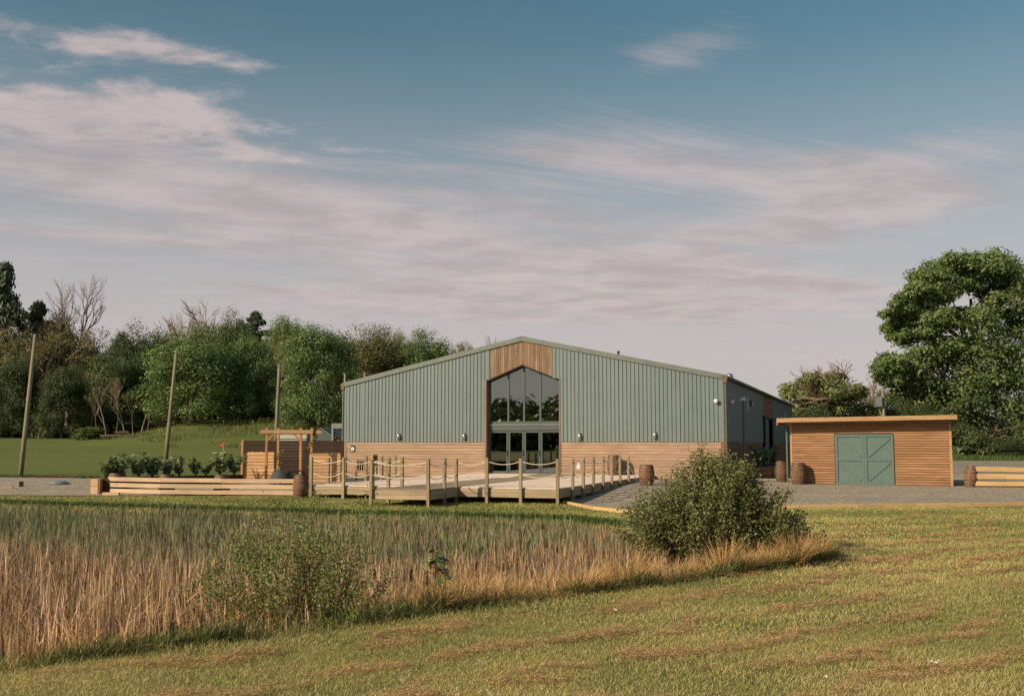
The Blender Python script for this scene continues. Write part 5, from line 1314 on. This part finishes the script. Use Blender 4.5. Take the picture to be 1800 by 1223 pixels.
# ------------------------------------------------------------------ laurels, climbers, planter plants
def leafy(seed, n_st, h, per, leaf, mat, spread=.25):
    rg = np.random.default_rng(seed); b = MB(); P = []; N_ = []
    for i in range(n_st):
        a = rg.uniform(0, 6.28); e = Vector((math.cos(a) * spread * rg.uniform(.2, 1), math.sin(a) * spread * rg.uniform(.2, 1), h * rg.uniform(.6, 1.0))); b.tube([(0, 0, -.02), Vector((e.x * .5, e.y * .5, e.z * .5)), e], [.014, .010, .004], 4, False)
        for k in range(per):
            t = rg.uniform(.15, 1.03); aa = rg.uniform(0, 6.28); P.append((e.x * t + .055 * math.cos(aa), e.y * t + .055 * math.sin(aa), e.z * t + .02)); N_.append((math.cos(aa) * .7, math.sin(aa) * .7, .7))
    P = np.array(P); N_ = np.array(N_) + rg.normal(0, .3, (len(P), 3)); v, f, c = leaf_quads(rg, P, N_, leaf * rg.uniform(.7, 1.2, len(P)), np.clip(rg.normal(.5, .3, len(P)), 0, 1), 2.0)
    return [('stems', b.mesh('stems', m_stem)), ('leaves', np_mesh('leaves', v, f, mat, c))]
LV = [leafy(301, 8, .85, 30, .085, f_laurel, .3), leafy(302, 7, .85, 32, .085, f_laurel, .27), leafy(303, 9, .8, 28, .08, f_laurel, .36)]
bed = [(fx(196, 42.0), 42.0), (fx(430, 45.5), 45.5)]
rb = empty('raised_bed', (bed[0][0], bed[0][1], gz1(*bed[0])), math.atan2(bed[1][1] - bed[0][1], bed[1][0] - bed[0][0]), 'dark timber raised bed behind the pale plank fence', 'raised bed')
LBd = math.hypot(bed[1][0] - bed[0][0], bed[1][1] - bed[0][1])
for k in range(3):
    for i in range(3): MB().cbox(i * LBd / 3, (i + 1) * LBd / 3 - .006, -.03, .03, 0, .165, .005).build('sleeper', m_stain, rb, (0, 0, .0 + k * .17))
MB().box(0, LBd, .032, .8, .0, .46).build('soil', m_dark, rb)
lt = [(190, 803, 0, 'leftmost laurel plant, low and bushy, by the first fence barrel'), (214, 795, 1, 'laurel plant with tall right shoot next to the leftmost one'), (248, 792, 1, 'tallest slim laurel plant in the left half of the bed'), (272, 801, 0, 'short round laurel just left of the second pole'),
      (297, 806, 1, 'laurel plant right in front of the second pole'), (320, 796, 2, 'laurel plant just right of the second pole'), (348, 803, 0, 'thin laurel plant in the middle of the bed'), (366, 807, 2, 'lowest laurel plant right of the bed middle'), (390, 792, 1, 'tall laurel plant near the right end of the bed'), (415, 793, 2, 'rightmost laurel plant against the fence post')]
for px, top, mi, t in lt:
    f0 = (px - 190) / 240; D = 42.3 + 3.2 * f0; x_ = fx(px, D); z_ = gz1(x_, D) + .42; h = 1.7 + (780 - top) / 1850 * D - z_
    h *= .95; o = empty('laurel', (x_, D, z_), rr.uniform(0, 6), t, 'laurel', 'laurels in the raised bed'); s_ = h / .85
    for pn, m in LV[mi]: inst(pn, m, o, scale=(s_ * 1.75, s_ * 1.5, s_))
def climber(x, y, seed, h, label):
    rg = np.random.default_rng(seed); o = empty('climbing_plant', (x, y, 0), 0, label, 'climber', 'climbers on the pergola'); b = MB()
    pts = [(.075 * math.cos(t * 14), .075 * math.sin(t * 14), t * h) for t in np.linspace(0, 1, 26)]; b.tube(pts, .008, 4, False); b.build('stem', m_stem, o)
    k = 170; t = rg.random(k); pos = np.stack([.09 * np.cos(t * 14), .09 * np.sin(t * 14), t * h], 1) + rg.normal(0, .05, (k, 3)); v, f, c = leaf_quads(rg, pos, rdirs(rg, k) + np.array([0, -.6, .3]), .06 * rg.uniform(.6, 1.3, k), np.clip(rg.normal(.4, .25, k), 0, 1)); inst('leaves', np_mesh('leaves', v, f, f_rose, c), o)
pcx, pcy = fx(470.6, 46.4), 46.4
climber(pcx + PW + .20, pcy + 1.42, 311, 2.3, 'climber on the right rear pergola post'); climber(pcx + .18, pcy + 1.42, 312, 1.5, 'climber on the left rear pergola post')
x_ = fx(455, 47.3); o = empty('dry_shrub', (x_, 47.3, 0), 0, 'brownish low shrub in front of the left board panel', 'shrub')
for pn, m in leafy(321, 7, .62, 18, .05, f_brown, .35): inst(pn, m, o)
for i, (u_, v_) in enumerate(((21.2, 3.6), (21.3, 5.4), (21.2, 7.4), (21.3, 9.6), (21.2, 11.8))):
    x_, y_ = bw(u_, v_); o = empty('planter_plant', (x_, y_, .52), i, ['nearest', 'second nearest', 'middle', 'second farthest', 'farthest'][i] + ' of the dark plants in the long planter by the shaded wall', 'plant', 'plants in the long planter')
    for pn, m in LV[i % 3]: inst(pn, m, o, scale=(1.4, 1.4, 1.2))
# small things in the grass
b = MB(); rg = np.random.default_rng(331); b.lathe([(.0, -.02), (.085, 0), (.10, .03), (.075, .065), (.0, .085)], 12)
b.v = [(p[0] * 1.2 + rg.normal(0, .006), p[1] * .8 + rg.normal(0, .006), p[2] + rg.normal(0, .004)) for p in b.v]
x_ = at(543, 10.35); ob = b.build('stone', m_stone, None, (x_, 10.5, gz1(x_, 10.5) + .06), .2, smooth=True); tag(ob, 'smooth grey stone in the bank grass below the wild rose', 'stone')
def daisy(px, py, label, n=3):
    D = 1.76 * 1850 / (py - 780); x_ = at(px, D); z_ = gz1(x_, D); o = empty('daisy', (x_, D, z_), 0, label, 'daisies', 'daisies in the lawn'); rg = np.random.default_rng(int(px))
    for i in range(n):
        q = (rg.normal(0, .035), rg.normal(0, .035)); hh = rg.uniform(.05, .075); MB().tube([(q[0], q[1], 0), (q[0], q[1], hh)], .002, 3, False).build('stalk', m_stem, o)
        b = MB()
        for k in range(9):
            a = 2 * math.pi * k / 9; b.add([(0, 0, 0), (.010 * math.cos(a - .25), .010 * math.sin(a - .25), .002), (.013 * math.cos(a), .013 * math.sin(a), .003), (.010 * math.cos(a + .25), .010 * math.sin(a + .25), .002)], [(0, 1, 2, 3)])
        b.build('petals', m_white, o, (q[0], q[1], hh)).rotation_euler = (.5, 0, 0)
daisy(1635, 1168, 'clump of small white daisies low right in the lawn', 5); daisy(1447, 1192, 'single white daisy near the bottom of the lawn', 1); daisy(1078, 1070, 'pair of white daisies in the mid lawn below the rushes', 2)
